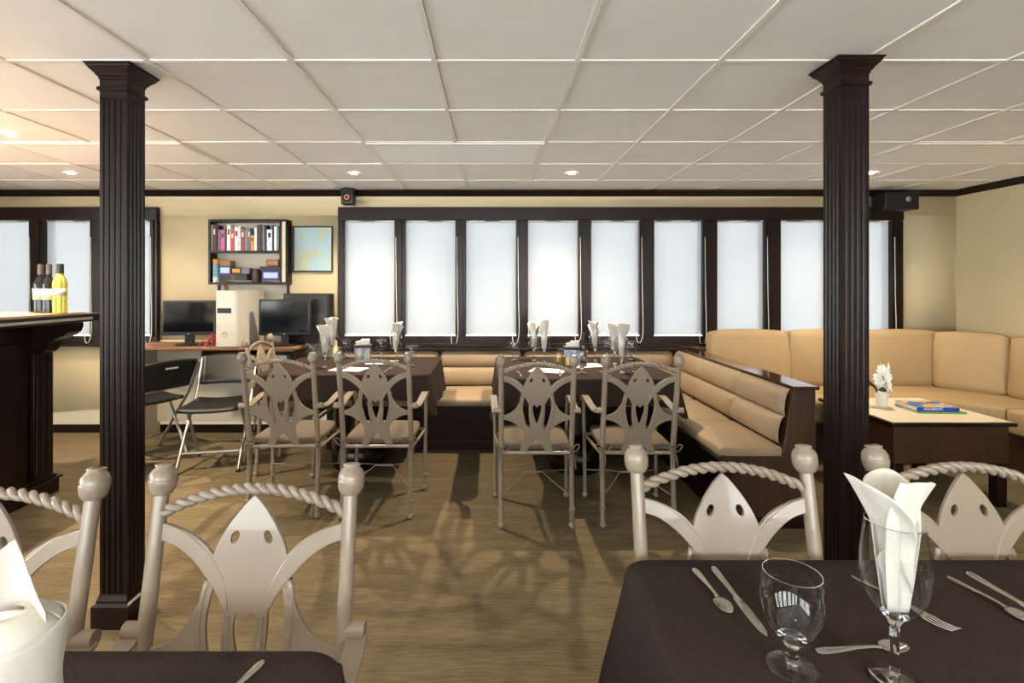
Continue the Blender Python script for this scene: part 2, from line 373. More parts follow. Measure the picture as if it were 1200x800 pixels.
# ---------------------------------------------------------------- columns
def column(x, y, lb):
    t = thing('wooden_column', lb, 'column', (x, y, 0), group='fluted wooden columns')
    h = .0535
    poly = []
    n = 4; wd = 2*h/(n*2+1)*1.0
    side = []
    px = -h
    side.append((px, -h)); px += wd*1.1
    gw = wd*1.15; rw = (2*h-2*wd*1.1-n*gw)/(n-1)
    for k in range(n):
        side += [(px, -h), (px+gw*.2, -h+.0045), (px+gw*.5, -h+.006), (px+gw*.8, -h+.0045), (px+gw, -h)]; px += gw+rw
    for k in range(4):
        a = k*PI/2; c, s_ = round(math.cos(a)), round(math.sin(a)); poly += [(c*p-s_*q, s_*p+c*q) for p, q in side]
    MB().prism(poly, lambda a, b: (a, b, .12), lambda a, b: (a, b, 2.095)).build('shaft', M_wood, t, ang=25)
    MB().loft([(.0739, 0), (.0739, .088), (.071, .092), (.062, .097), (.062, .106), (.056, .122), (.0545, .13)]).build('plinth', M_wood, t, ang=20)
    MB().loft([(h, 2.09), (h, 2.122), (.058, 2.124), (.0615, 2.129), (.0615, 2.135), (.058, 2.14), (h, 2.142), (h, 2.168), (.057, 2.171), (.057, 2.178), (.062, 2.182), (.066, 2.19), (.077, 2.202), (.085, 2.213), (.086, 2.218), (.091, 2.221), (.091, ZC-.0015)]).build('capital', M_wood, t, ang=20)
column(-1.50, 2.063, 'fluted dark wooden column with a square plinth, beside the bar')
column(1.404, 2.010, 'fluted dark wooden column standing before the coffee table and sofa')

# ---------------------------------------------------------------- bar
t = thing('bar_counter', 'dark wooden bar counter with carved corbel carrying wine bottles', 'bar', (-2.9, 3.32, 0))
MB().box(-.62, 0, -2.2, 0, .0, 1.12).build('body', M_wood, t, bevel=.004)
for k in range(3): MB().box(0, .012, -2.1+k*.66, -1.55+k*.66, .16, 1.0).build('front_panel', M_wood, t, bevel=.006)
p = MB(); p.box(0, .03, -.14, 0, .12, .93)
for k in range(3): p.box(.03, .036, -.125+k*.044, -.10+k*.044, .16, .9)
p.build('pilaster', M_wood, t, bevel=.003)
cb = [(0,1.12),(.24,1.12),(.245,1.095),(.232,1.06),(.20,1.035),(.155,1.02),(.115,1.0),(.095,.97),(.085,.945),(.06,.925),(.035,.92),(0,.92)]
MB().prism(cb, lambda x, z: (x, -.12, z), lambda x, z: (x, -.02, z)).build('corbel', M_wood, t, ang=30)
MB().prism(cb, lambda x, z: (x, -1.32, z), lambda x, z: (x, -1.22, z)).build('corbel', M_wood, t, ang=30)
p = MB(); p.box(-.62, .045, -2.2, .03, 0, .09); p.box(-.62, .06, -2.2, .045, .09, .105); p.box(-.62, .035, -2.2, .02, .105, .12); p.build('base_moulding', M_wood, t, bevel=.004)
MB().box(-.75, .30, -2.3, 0.06, 1.12, 1.172).build('counter_top', M_woodx, t, bevel=.008)
MB().box(-.72, .22, -2.25, .03, 1.172, 1.178).build('top_inlay', mat('bar_laminate', srgb(196, 160, 116), .25, coat=.3), t)
MB().box(.30, .304, -2.28, -.02, 1.135, 1.15).build('edge_strip', mat('edge_strip', srgb(178, 172, 150), .3, .3), t)

def bottle(loc, kind, lb, gr='wine bottles on the bar'):
    t = thing('wine_bottle', lb, 'bottle', loc, random.uniform(-.5, .3), gr)
    gm = mat('wine_glass_dark', srgb(14, 16, 18), .08) if kind == 'red' else mat('wine_glass_yellow', (.96, .86, .22), .02, trans=.85, ior=1.2)
    if kind == 'red':
        pr = [(.001, .004), (.03, 0), (.037, .004), (.037, .18), (.034, .2), (.022, .218), (.0145, .232), (.0135, .3), (.0145, .302), (.0145, .31), (.001, .31)]
        lz = (.085, .155)
    else:
        pr = [(.001, .004), (.03, 0), (.038, .004), (.039, .15), (.039, .19), (.033, .215), (.022, .235), (.018, .25), (.018, .30), (.001, .30)]
        lz = (.11, .155)
    MB().lathe(pr, 28, cap=False).build('glass_body', gm, t)
    cz = .245 if kind == 'red' else .25
    r = .0155 if kind == 'red' else .0205
    MB().lathe([(r, cz), (r, .306), (r-.002, .312), (.001, .312)], 20, cap=False).build('foil_cap', mat('foil_'+kind, srgb(52, 46, 44) if kind == 'red' else srgb(28, 28, 32), .35), t)
    lm = MB(); lm.grid(lambda u, v: (.0385*math.cos(-2.6+u*2.2), .0385*math.sin(-2.6+u*2.2), lz[0]+v*(lz[1]-lz[0])), 14, 1) if kind == 'red' else lm.grid(lambda u, v: (.0402*math.cos(-2.8+u*2.5), .0402*math.sin(-2.8+u*2.5), lz[0]+v*(lz[1]-lz[0])), 14, 1)
    lm.build('paper_label', mat('label_paper', srgb(186, 180, 164), .6), t, solid=.0004)
    return t
BZ = 1.178
bottle((-2.91, 3.27, BZ), 'red', 'dark red wine bottle on the bar, farthest from the column')
bottle((-2.828, 3.24, BZ), 'red', 'dark red wine bottle standing between its dark neighbour and the yellow one')
bottle((-2.725, 3.20, BZ), 'white', 'yellow-green white wine bottle with dark cap on the bar')

# ---------------------------------------------------------------- banquette bench
SZ = .45; LZ = .79
t = thing('banquette_bench', 'L-shaped beige leather banquette with padded rolls and dark wooden ledge', 'bench', (0, 0, 0))
BX0 = -1.36
MB().box(BX0, 1.34, 4.18, YB-.004, 0, .38).build('base_panel', M_woodx, t, bevel=.003)
MB().box(1.34, 1.81, 2.90, YB-.004, 0, .38).build('base_panel', M_wood, t, bevel=.003)
MB().box(BX0, 1.335, 4.17, 4.2, 0, .07).build('kick_board', M_woodx, t, bevel=.003)
MB().box(1.325, 1.345, 2.9, 4.17, 0, .07).build('kick_board', M_wood, t, bevel=.003)
ew = MB(); ew.prism([(1.34,0),(1.81,0),(1.81,LZ-.02),(1.685,LZ-.02),(1.625,.40),(1.29,.40),(1.29,.37),(1.34,.36)], lambda x, z: (x, 2.83, z), lambda x, z: (x, 2.9, z)); ew.build('end_panel', M_woodb, t, bevel=.003)
MB().box(1.30, 1.825, 2.818, 2.83, 0, .065).build('kick_board', M_wood, t, bevel=.002)
sx = [BX0, -.45, .42, 1.28]
for i in range(3): MB().rbox(sx[i]+.002, sx[i+1]-.002, 4.07, 4.64, .375, SZ, r=.025, div=10, bulge=.008).build('seat_cushion', M_leather, t)
for a, b in ((2.84, 3.42), (3.42, 4.05), (4.05, 4.64)): MB().rbox(1.28, 1.66, a+.002, b-.002, .375, SZ, r=.025, div=8, bulge=.008).build('seat_cushion', M_leather, t)
def roll(p0, p1, c0, hz, out, name, parent):
    # padded half roll running from p0 to p1 (horizontal), height band c0..c0+hz, bulging towards "out"
    p0, p1, out = Vector(p0), Vector(p1), Vector(out)
    d = (p1-p0); L_ = d.length; d.normalize(); n = 12; m = 16
    def f(u, v):
        s_ = u*L_; e = min(s_, L_-s_); k = 1-math.exp(-e/.012) if e < .08 else 1
        k = .55+.45*k
        a = PI*v; q = math.sin(a)**.6
        return p0 + d*s_ + out*(.005+.062*q*k) + Vector((0, 0, c0+hz*(.5-.5*math.cos(a)))) - out*.07*((c0+hz*v)-.47)/.3
    b = MB(); b.grid(f, 24, m); b.build(name, M_leather, parent, ang=60)
xr = [BX0, -.47, .28, 1.66]
for c0 in (.46, .615):
    for i in range(3): roll((xr[i+1]-.003 if False else xr[i]+.003, 4.585, 0), (xr[i+1]-.003, 4.585, 0), c0, .158, (0, -1, 0), 'backrest_roll', t)
    for a, b in ((2.86, 3.41), (3.41, 4.0), (4.0, 4.58)): roll((1.645, a+.003, 0), (1.645, b-.003, 0), c0, .158, (-1, 0, 0), 'backrest_roll', t)
MB().box(BX0, 1.7, 4.6, YB-.004, .38, LZ-.02).build('back_board', M_wood, t)
bb = MB(); bb.prism([(1.655,.38),(1.81,.38),(1.81,LZ-.02),(1.715,LZ-.02)], lambda x, z: (x, 2.9, z), lambda x, z: (x, YB-.004, z)); bb.build('back_board', M_wood, t)
MB().box(BX0-.01, 1.70, 4.56, YB-.004, LZ-.02, LZ).build('ledge', M_woodx, t, bevel=.004)
MB().box(1.68, 1.825, 2.815, YB-.004, LZ-.0195, LZ+.0005).build('ledge', mat('ledge_gloss', srgb(52, 26, 20), .12, col2=srgb(70, 36, 28), nscale=(40, 3, 40), coat=.5), t, bevel=.004)
MB().tube([(1.285, 2.86, .372), (1.285, 4.05, .372)], .008, 8).build('edge_piping', M_black, t)

# ---------------------------------------------------------------- sofa
t = thing('corner_sofa', 'tan fabric corner sofa with loose back cushions beneath the windows', 'sofa', (0, 0, 0))
MB().prism([(1.87,3.9),(3.5,3.9),(3.70,3.66),(3.70,2.2),(XR-.02,2.2),(XR-.02,YB-.02),(1.87,YB-.02)], lambda x, y: (x, y, 0), lambda x, y: (x, y, .30)).build('base', M_woodb, t)
def slab(poly, z0, z1, r, name, m):
    bm = bmesh.new(); vs = [bm.verts.new((x, y, z0)) for x, y in poly]; f = bm.faces.new(vs); f.normal_update()
    q = bmesh.ops.extrude_face_region(bm, geom=[f]); 
    for v in q['geom']:
        if isinstance(v, bmesh.types.BMVert): v.co.z = z1
    bmesh.ops.recalc_face_normals(bm, faces=bm.faces[:]); bmesh.ops.bevel(bm, geom=bm.edges[:], offset=r, segments=4, affect='EDGES', profile=.5)
    bm.verts.index_update(); b = MB(); b.add([v.co for v in bm.verts], [[v.index for v in f.verts] for f in bm.faces]); bm.free()
    return b.build(name, m, t)
slab([(1.87,3.85),(2.68,3.85),(2.68,4.62),(1.87,4.62)], .302, .48, .03, 'seat_cushion', M_sofa)
slab([(2.684,3.85),(3.46,3.85),(3.66,3.62),(4.24,3.62),(4.24,4.62),(2.684,4.62)], .302, .48, .03, 'seat_cushion', M_sofa)
slab([(3.66,2.25),(4.24,2.25),(4.24,3.616),(3.66,3.616)], .302, .48, .03, 'seat_cushion', M_sofa)
def backcush(cx, cy, rz, w, h, d=.17, tilt=-.09, z=.475):
    b = MB(); b.rbox(-w/2, w/2, -d/2, d/2, 0, h, r=.032, div=14, bulge=.02)
    ph = random.uniform(0, 6)
    for i, v in enumerate(b.v):
        x, y, zz = v
        if y < 0:
            e = abs(x)/(w/2); y -= .006*math.sin(26*x+14*zz+ph)*(e**2)*(.3+zz/h) + .005*math.sin(40*x*zz+ph)*max(0, 1-zz/h*2)
        b.v[i] = (x, y, zz)
    o = b.build('back_cushion', M_sofa, t, ang=70, sub=1); o.location = (cx, cy, z); o.rotation_euler = (tilt, 0, rz); return o
for i, cx in enumerate((2.275, 2.955, 3.625)): backcush(cx, 4.48, 0, .672, .475)
backcush(4.00, 4.23, -.9, .46, .475)
backcush(4.12, 3.66, -PI/2, .66, .475); backcush(4.12, 2.99, -PI/2, .66, .475)

# ---------------------------------------------------------------- coffee table, vase, books
t = thing('coffee_table', 'low coffee table with cream top and dark wooden box frame', 'table', (2.80, 3.42, 0))
MB().box(-.38, .38, -.36, .34, .498, .522).build('table_top', M_wood, t, bevel=.005)
MB().box(-.362, .362, -.342, .322, .522, .5245).build('top_inlay', M_cushtop, t)
MB().box(-.35, .35, -.335, .315, .27, .498).build('apron', M_woodb, t, bevel=.004)
for x in (-.345, .285):
    for y in (-.33, .25): MB().box(x, x+.06, y, y+.06, 0, .27).build('leg', M_wood, t, bevel=.004)
CTZ = .5245
t = thing('flower_vase', 'small frosted white vase with white orchid blossoms on coffee table', 'vase', (2.675, 3.475, CTZ))
MB().lathe([(.001, 0), (.028, 0), (.031, .004), (.041, .098), (.038, .098), (.029, .012), (.001, .01)], 24, cap=False).build('vase_body', M_frost, t)
lf = MB()
for a, ln in ((2.9, .17), (2.3, .14), (4.2, .1)):
    dx, dy = math.cos(a), math.sin(a)
    lf.grid(lambda u, v: (dx*ln*.62*v+(-dy)*(u-.5)*.05*math.sin(PI*min(1, v*.9+.08)), dy*ln*.62*v+dx*(u-.5)*.05*math.sin(PI*min(1, v*.9+.08)), .07+ln*v*(1-.25*v)), 4, 8)
lf.build('leaves', M_leaf, t, solid=.0015)
st = MB(); st.tube(catmull([(0,0,.03),(.0,0,.12),(.012,0,.2),(-.005,0,.27)], 5), .0025, 6); st.build('stem', M_leaf, t)
random.seed(3)
for k in range(18):
    a = random.uniform(0, 2*PI); rr = random.uniform(.008, .04); z = .112+.009*k+random.uniform(-.006, .006)
    if k > 13: rr *= .6
    c = Vector((rr*math.cos(a)+.012, rr*math.sin(a), z)); n_ = Vector((math.cos(a)+.3, math.sin(a)-.6, .25)).normalized(); q = n_.to_track_quat('Z', 'Y')
    fb = MB()
    for j in range(5):
        th = 2*PI*j/5
        def fn(u, v, th=th):
            r_ = v*.031; w_ = (u-.5)*.034*math.sin(PI*min(1, .12+.8*v))
            return c + q @ Vector((math.cos(th)*r_-math.sin(th)*w_, math.sin(th)*r_+math.cos(th)*w_, .012*v*v+.006*abs(u-.5)))
        fb.grid(fn, 3, 4)
    fb.build('blossom', M_petal, t, solid=.001)
bd = MB()
for k in range(4): ellipsoid(bd, (-.004+.006*math.sin(k*2), .004*k-.008, .268+.008*k), .006, .006, .009, 8, 6)
bd.build('bud', M_bud, t)
random.seed(11)
def cover_mat():
    m = bpy.data.materials.new('book_cover'); m.use_nodes = True; n = m.node_tree; L = n.links; p = n.nodes['Principled BSDF']; p.inputs['Roughness'].default_value = .25
    tcn = n.nodes.new('ShaderNodeTexCoord'); x = n.nodes.new('ShaderNodeTexNoise'); x.inputs['Scale'].default_value = 7; x.inputs['Detail'].default_value = 2
    r = n.nodes.new('ShaderNodeValToRGB'); r.color_ramp.interpolation = 'EASE'
    el = r.color_ramp.elements; el[0].position = .3; el[0].color = (*srgb(24, 60, 150), 1); el[1].position = .72; el[1].color = (*srgb(235, 238, 245), 1)
    for pos, c in ((.45, srgb(60, 120, 200)), (.52, srgb(240, 200, 40)), (.58, srgb(225, 120, 30)), (.63, srgb(110, 170, 225))):
        e_ = el.new(pos); e_.color = (*c, 1)
    L.new(tcn.outputs['Object'], x.inputs['Vector']); L.new(x.outputs['Fac'], r.inputs['Fac']); L.new(r.outputs[0], p.inputs['Base Color']); return m
M_pages = mat('book_pages', srgb(236, 230, 214), .8)
def flatbook(loc, rz, w_, d_, h_, cm, sm, lb, txt=None, gr='books on the coffee table'):
    b = thing('book', lb, 'book', loc, rz, gr)
    c = MB(); c.box(-w_/2, w_/2, -d_/2, d_/2, 0, .002); c.build('back_cover', sm, b)
    MB().box(-w_/2, w_/2, -d_/2, d_/2, h_-.002, h_).build('front_cover', cm, b)
    MB().box(-w_/2, w_/2, -d_/2, -d_/2+.002, .002, h_-.002).build('spine', sm, b)
    MB().box(-w_/2+.003, w_/2-.003, -d_/2+.002, d_/2-.004, .002, h_-.002).build('pages', M_pages, b)
    if txt: text_mesh('spine_title', txt, h_*.75, M_paper, b, (-.03, -d_/2-.0003, h_/2), (PI/2, 0, 0))
    return b
M_blue = mat('book_blue', srgb(22, 62, 150), .3)
flatbook((2.915, 3.375, CTZ), -.06, .30, .21, .012, mat('book_green', srgb(96, 150, 92), .4), mat('book_green', srgb(96, 150, 92), .4), 'thin green book lying under the blue book on coffee table')
flatbook((2.90, 3.385, CTZ+.0125), -.05, .265, .2, .028, cover_mat(), M_blue, 'thick blue illustrated book lying on a green one', 'AQUARIUMS')

# ---------------------------------------------------------------- tables with cloths
TZ = .747
def table(x0, x1, y0, y1, ov, lbt, lbc, seed, gr, base=True, rc=.06):
    cx, cy = (x0+x1)/2, (y0+y1)/2; hx, hy = (x1-x0)/2, (y1-y0)/2
    t = thing('dining_table', lbt, 'table', (cx, cy, 0), group=gr)
    MB().rbox(-hx+.004, hx-.004, -hy+.004, hy-.004, TZ-.035, TZ-.004, r=.012).build('table_top', M_wood, t)
    MB().lathe([(.001, TZ-.036), (.07, TZ-.036), (.05, TZ-.1), (.045, .3), (.07, .24), (.001, .24)], 20, cap=False).build('pedestal', M_black, t)
    MB().lathe([(.001, .25), (.06, .25), (.11, .23), (.18, .17), (.205, .1), (.2, .03), (.19, 0), (.001, 0)], 32, cap=False).build('pedestal_base', mat('pedestal_enamel', srgb(20, 16, 15), .2), t)
    # cloth
    rnd = random.Random(seed); per = []
    def side(ax, ay, bx, by, nx, ny, L_, n):
        for i in range(n): u = i/n; per.append((ax+(bx-ax)*u, ay+(by-ay)*u, nx, ny, L_, 0))
    r = rc
    def corner(ax, ay, a0, La, Lb, n=14):
        for i in range(n):
            u = i/n; a = a0+u*PI/2; k = math.sin(2*u*PI/2)
            per.append((ax+r*math.cos(a), ay+r*math.sin(a), math.cos(a), math.sin(a), La+(Lb-La)*u+min(La, Lb)*.42*k, k))
    ol, on, orr, of = ov   # left, near, right, far
    side(-hx+r, -hy, hx-r, -hy, 0, -1, on, 40); corner(hx-r, -hy+r, -PI/2, on, orr)
    side(hx, -hy+r, hx, hy-r, 1, 0, orr, 40); corner(hx-r, hy-r, 0, orr, of)
    side(hx-r, hy, -hx+r, hy, 0, 1, of, 40); corner(-hx+r, hy-r, PI/2, of, ol)
    side(-hx, hy-r, -hx, -hy+r, -1, 0, ol, 40); corner(-hx+r, -hy+r, PI, ol, on)
    n = len(per); ph = [rnd.uniform(0, 6) for _ in range(4)]
    Ls = [p[4] for p in per]; Ls = [sum(Ls[(i+k) % n] for k in range(-4, 5))/9 for i in range(n)]
    ks = [p[5] for p in per]; ks = [sum(ks[(i+k) % n] for k in range(-7, 8))/15 for i in range(n)]
    b = MB(); rings = [(-.02, 0, 0)]; 
    vs = []; R = 16
    for (px, py, nx, ny, _, _) in per: vs.append((px-nx*.03, py-ny*.03, TZ))
    for j in range(1, R+1):
        for i, (px, py, nx, ny, _, _) in enumerate(per):
            L_ = Ls[i]; s_ = i*2*PI/n
            if j <= 4:
                a = j/4*PI/2; o_, z = .010*math.sin(a), TZ-.010*(1-math.cos(a))
            else:
                v = (j-4)/(R-4); wv = (.5+.5*math.sin(i*.42+ph[0]))*.3+(.5+.5*math.sin(i*.19+ph[1]))*.7
                o_ = .010+ v*min(L_, .3)*(.05+.20*ks[i]*(.55+.6*math.sin(i*.9+ph[2])**2)+.09*wv); z = TZ-.010-v*(L_-.01)
            vs.append((px+nx*o_, py+ny*o_, z))
    fs = [tuple(range(n))]
    for j in range(R):
        for i in range(n): fs.append((j*n+i, (j+1)*n+i, (j+1)*n+(i+1) % n, j*n+(i+1) % n))
    b.add(vs, fs); c = b.build('tablecloth', M_cloth, ang=70, solid=.0015); c.location = (cx, cy, .0008)
    tag(c, lbc, 'tablecloth', 'brown tablecloths')
    return t
G = 'dining tables under brown cloths'
table(-1.60, -.43, 3.44, 4.31, (.06, .17, .26, .15), 'dining table under brown cloth standing beside the computer desk', 'dark brown cloth over the far table beside the computer desk', 1, G)
table(.045, 1.22, 3.29, 4.31, (.24, .17, .22, .15), 'dining table under brown cloth standing beside the leather bench', 'dark brown cloth over the far table beside the leather bench', 2, G)
table(.292, 1.75, -.15, 1.11, (.38, .15, .2, .05), 'dining table under brown cloth with the empty goblet', 'dark brown cloth under the empty goblet and spread cutlery', 3, G, rc=.05)
table(-1.9, -.235, -.35, .832, (.2, .15, .12, .05), 'dining table under brown cloth with the cuffed napkin', 'dark brown cloth under the cuffed white napkin and single fork', 4, G, rc=.07)

# ---------------------------------------------------------------- stingray chair
def leanY(z): return -.235+.03*min(z, .41)/.41 if z < .41 else -.205-.19*(z-.41)
def plate_mesh():
    half = [[(0,.914),(.018,.897),(.045,.862),(.066,.825),(.075,.800)], [(.075,.800),(.10,.824),(.14,.846),(.195,.860)],
            [(.195,.830),(.15,.818),(.11,.796),(.078,.765)], [(.078,.765),(.088,.735),(.103,.70),(.125,.665),(.155,.642),(.195,.630)],
            [(.195,.610),(.155,.602),(.12,.584),(.09,.558),(.072,.530)], [(.072,.530),(.075,.49),(.082,.46),(.096,.413)], [(.058,.413),(.03,.462),(0,.500)]]
    R = []
    for sg in half:
        c = catmull([Vector((a, b, 0)) for a, b in sg], 5)
        for q in c:
            if not R or (q-R[-1]).length > 1e-4: R.append(q)
    Lh = [Vector((-q.x, q.y, 0)) for q in R[1:-1]][::-1]
    outer = R+Lh
    def mir(P): return [Vector((-p.x, p.y, 0)) for p in P][::-1]
    slot = catmull([Vector((a, b, 0)) for a, b in [(.052,.742),(.064,.752),(.075,.715),(.078,.67),(.069,.62),(.053,.562),(.044,.553),(.037,.575),(.043,.62),(.045,.67),(.043,.715)]], 4, True)
    heart = catmull([Vector((a, b, 0)) for a, b in [(0,.678),(.012,.694),(.022,.688),(.022,.66),(.013,.62),(0,.588),(-.013,.62),(-.022,.66),(-.022,.688),(-.012,.694)]], 4, True)
    eye = [Vector((.034+.0085*math.cos(2*PI*k/14)-.003*math.sin(2*PI*k/14), .834+.0125*math.sin(2*PI*k/14), 0)) for k in range(14)]
    cu = bpy.data.curves.new('plate', 'CURVE'); cu.dimensions = '2D'; cu.fill_mode = 'BOTH'; cu.extrude = .003; cu.bevel_depth = .0012; cu.bevel_resolution = 1; cu.offset = -.001
    for P in (outer, slot, mir(slot), heart, eye, mir(eye)):
        s = cu.splines.new('POLY'); s.points.add(len(P)-1); s.use_cyclic_u = True
        for q, p in zip(s.points, P): q.co = (p.x, p.y, 0, 1)
    ob = bpy.data.objects.new('plate', cu); COL.objects.link(ob)
    me = bpy.data.meshes.new_from_object(ob.evaluated_get(bpy.context.evaluated_depsgraph_get()))
    bpy.data.objects.remove(ob)
    for v in me.vertices:
        x, z, y = v.co; v.co = (x, -y+leanY(z), z)
    me.materials.clear(); me.materials.append(M_cream); me.polygons.foreach_set('use_smooth', [True]*len(me.polygons)); me.set_sharp_from_angle(angle=math.radians(40)); me.update()
    return me
def fin_part(s, parent):
    P = catmull([Vector((s*a, b, 0)) for a, b in [(.192,.846),(.15,.833),(.112,.808),(.08,.776),(.055,.738),(.04,.70)]], 5); n = len(P); b = MB(); vs = []
    for i, p in enumerate(P):
        tn = (P[min(i+1, n-1)]-P[max(i-1, 0)]).normalized(); nn = Vector((-tn.y, tn.x, 0)); hw = .0155 if i < n*.6 else .0155*(1-(i-n*.6)/(n*.4)*.75)
        for q, y in ((hw, -.0058), (hw, .0058), (-hw, .0058), (-hw, -.0058)):
            c = p+nn*q; vs.append((c.x, y+leanY(c.y), c.y))
    fs = [(0,1,2,3), tuple(4*(n-1)+k for k in (3,2,1,0))]
    for i in range(n-1):
        for k in range(4): fs.append((4*i+k, 4*i+4+k, 4*i+4+(k+1) % 4, 4*i+(k+1) % 4))
    if s < 0: fs = [f[::-1] for f in fs]
    b.add(vs, fs); return b.build('fin', M_cream, parent, bevel=.002)
def braid_part(P, parent, name='braided_rib'):
    b = MB(); C = catmull([Vector((a, 0, c)) for a, c in P], 7)
    C = [Vector((p.x, leanY(p.z), p.z)) for p in C]
    n = 8; vs = []
    for i, p in enumerate(C):
        t_ = (C[min(i+1, len(C)-1)]-C[max(i-1, 0)]).normalized(); sd = Vector((-t_.z, 0, t_.x)).normalized()
        for k in range(n):
            th = 2*PI*k/n; q = 1+.28*math.sin(i*2.1+(1 if math.cos(th) > 0 else -1)*.0+abs(math.cos(th))*2.2)
            vs.append(p+sd*math.cos(th)*.0075+Vector((0, 1, 0))*math.sin(th)*.0062*q)
    fs = []
    for i in range(len(C)-1):
        for k in range(n): fs.append((i*n+k, i*n+(k+1) % n, (i+1)*n+(k+1) % n, (i+1)*n+k))
    b.add(vs, fs); return b.build(name, M_cream, parent, ang=80)
def make_chair():
    t = thing('metal_armchair', 'x', 'chair')
    PX = .198
    for s in (-1, 1):
        p = MB(); zs = [.028, .1, .2, .41, .6, .8, .915]
        p.tube([(s*PX, leanY(z), z) for z in zs], [.0135, .0135, .0138, .015, .0155, .0155, .015], 14); p.build('back_post', M_cream, t)
        f = MB(); f.lathe([(.012, -.045), (.024, -.036), (.0295, -.022), (.0312, -.006), (.0312, -.002), (.0305, -.001), (.0308, .001), (.030, .012), (.025, .024), (.0185, .031), (.0185, .033), (.0205, .0345), (.0195, .0385), (.014, .041), (.001, .0412)], 22, cap=False)
        o = f.build('finial', M_cream, t, ang=50); o.location = (s*PX, leanY(.945), .945); o.rotation_euler = (.187, 0, 0); o.scale = (.89, .89, .77)
        f = MB(); ellipsoid(f, (s*PX, leanY(.02)-.0, .02), .02, .02, .02, 14, 8); f.build('foot', M_cream, t); MB().lathe([(.012, .1), (.018, .104), (.018, .112), (.012, .116)], 14, (s*PX, leanY(.1), 0)).build('collar', M_cream, t)
        # front leg + foot
        q = MB(); q.tube(catmull([(s*.234, .176, .628), (s*.232, .196, .56), (s*.229, .198, .42), (s*.227, .188, .2), (s*.226, .182, .028)], 4), .0115, 12); q.build('front_leg', M_cream, t)
        f = MB(); ellipsoid(f, (s*.226, .182, .02), .02, .02, .02, 14, 8); f.build('foot', M_cream, t); MB().lathe([(.011, .1), (.016, .104), (.016, .112), (.011, .116)], 14, (s*.226, .1855, 0)).build('collar', M_cream, t)
        # arm
        a = MB(); a.tube([(s*(PX-.002), -.254, .662), (s*(PX+.042), -.254, .662)], .0165, 16); a.build('arm_scroll', M_cream, t, ang=40)
        path = catmull([(.224, -.255, .652), (.228, -.17, .64), (.234, -.06, .648), (.238, .06, .664), (.238, .13, .662), (.237, .172, .642), (.236, .178, .622)], 5)
        b = MB(); n = len(path); vs = []
        for i, p_ in enumerate(path):
            tn = (path[min(i+1, n-1)]-path[max(i-1, 0)]).normalized(); nn = tn.cross(Vector((1, 0, 0))).normalized(); hw = .021
            for dx, dn in ((-hw, -.004), (hw, -.004), (hw, .004), (-hw, .004)):
                c = p_+nn*dn; vs.append((s*(c.x+dx), c.y, c.z))
        fs = [(0,1,2,3), tuple(4*(n-1)+k for k in (3,2,1,0))]
        for i in range(n-1):
            for k in range(4): fs.append((4*i+k, 4*i+4+k, 4*i+4+(k+1) % 4, 4*i+(k+1) % 4))
        if s < 0: fs = [f_[::-1] for f_ in fs]
        b.add(vs, fs); b.build('armrest', M_cream, t, bevel=.002)
        MB().tube([(s*PX, leanY(.4), .40), (s*.228, .196, .40)], .0095, 10).build('side_rail', M_cream, t)
        fin_part(s, t)
        braid_part([(s*.082,.755),(s*.089,.72),(s*.092,.67),(s*.086,.62),(s*.072,.565)], t)
        braid_part([(s*.033,.69),(s*.034,.65),(s*.030,.61),(s*.020,.56)], t)
    MB().tube([(-PX, leanY(.412), .412), (PX, leanY(.412), .412)], .0105, 12).build('back_rail', M_cream, t)
    MB().tube([(-.229, .197, .40), (.229, .197, .40)], .0105, 12).build('front_rail', M_cream, t)
    rp = []; NR = 120
    for h0 in (0, PI):
        P = []
        for i in range(NR+1):
            x = -.19+.38*i/NR; z = .880+.046*(1-(x/.19)**2); sl = -2*.046*x/.19**2; nz = Vector((-sl, 0, 1)).normalized(); ny = Vector((0, 1, 0))
            a = h0-2*PI*(x+.19)/.046; P.append(Vector((x, leanY(z), z))+(nz*math.cos(a)+ny*math.sin(a))*.0058)
        rp.append(P)
    rb = MB()
    for P in rp: rb.tube(P, .0074, 9)
    rb.build('rope_rail', M_cream, t, ang=80)
    me = plate_mesh(); o = bpy.data.objects.new('stingray_panel', me); COL.objects.link(o); o.parent = t
    # stretcher
    st = MB(); zc = .235
    for s in (-1, 1):
        st.tube(catmull([(s*PX, leanY(.2), .175), (s*.12, -.12, .205), (s*.055, -.02, zc)], 5), .0045, 8)
        st.tube(catmull([(s*.227, .186, .175), (s*.12, .09, .205), (s*.055, -.01, zc)], 5), .0045, 8)
    st.tube([(-.06+.12*i/40, -.015, zc) for i in range(41)], .0075, 12, mod=lambda th, s_: .7+.35*abs(math.cos(th-s_*150))); st.build('stretcher', M_cream, t, ang=80)
    c = MB(); c.rbox(-.195, .195, -.185, .195, .413, .465, r=.02, div=10, bulge=.008); cu = c.build('seat_cushion', M_cush, t, ang=70)
    for s in (-1, 1):
        k = MB(); x0, y0, z0 = s*(PX), leanY(.44)-.016, .44
        k.tube(catmull([(s*.17, -.18, .44), (s*.19, -.2, .44), (x0+s*.018, y0+.02, z0), (x0, y0, z0)], 4), .004, 6)
        k.tube(catmull([(x0, y0-.002, z0), (x0-s*.03, y0-.012, z0+.03), (x0-s*.05, y0-.012, z0+.028), (x0-s*.03, y0-.012, z0-.005), (x0, y0-.003, z0)], 4), .004, 6)
        k.tube(catmull([(x0, y0-.002, z0), (x0+s*.025, y0-.014, z0+.03), (x0+s*.04, y0-.014, z0+.02), (x0+s*.02, y0-.012, z0-.01), (x0, y0-.003, z0)], 4), .004, 6)
        k.tube(catmull([(x0, y0-.002, z0), (x0+s*.012, y0-.014, z0-.05), (x0+s*.02, y0-.01, z0-.11)], 4), .004, 6)
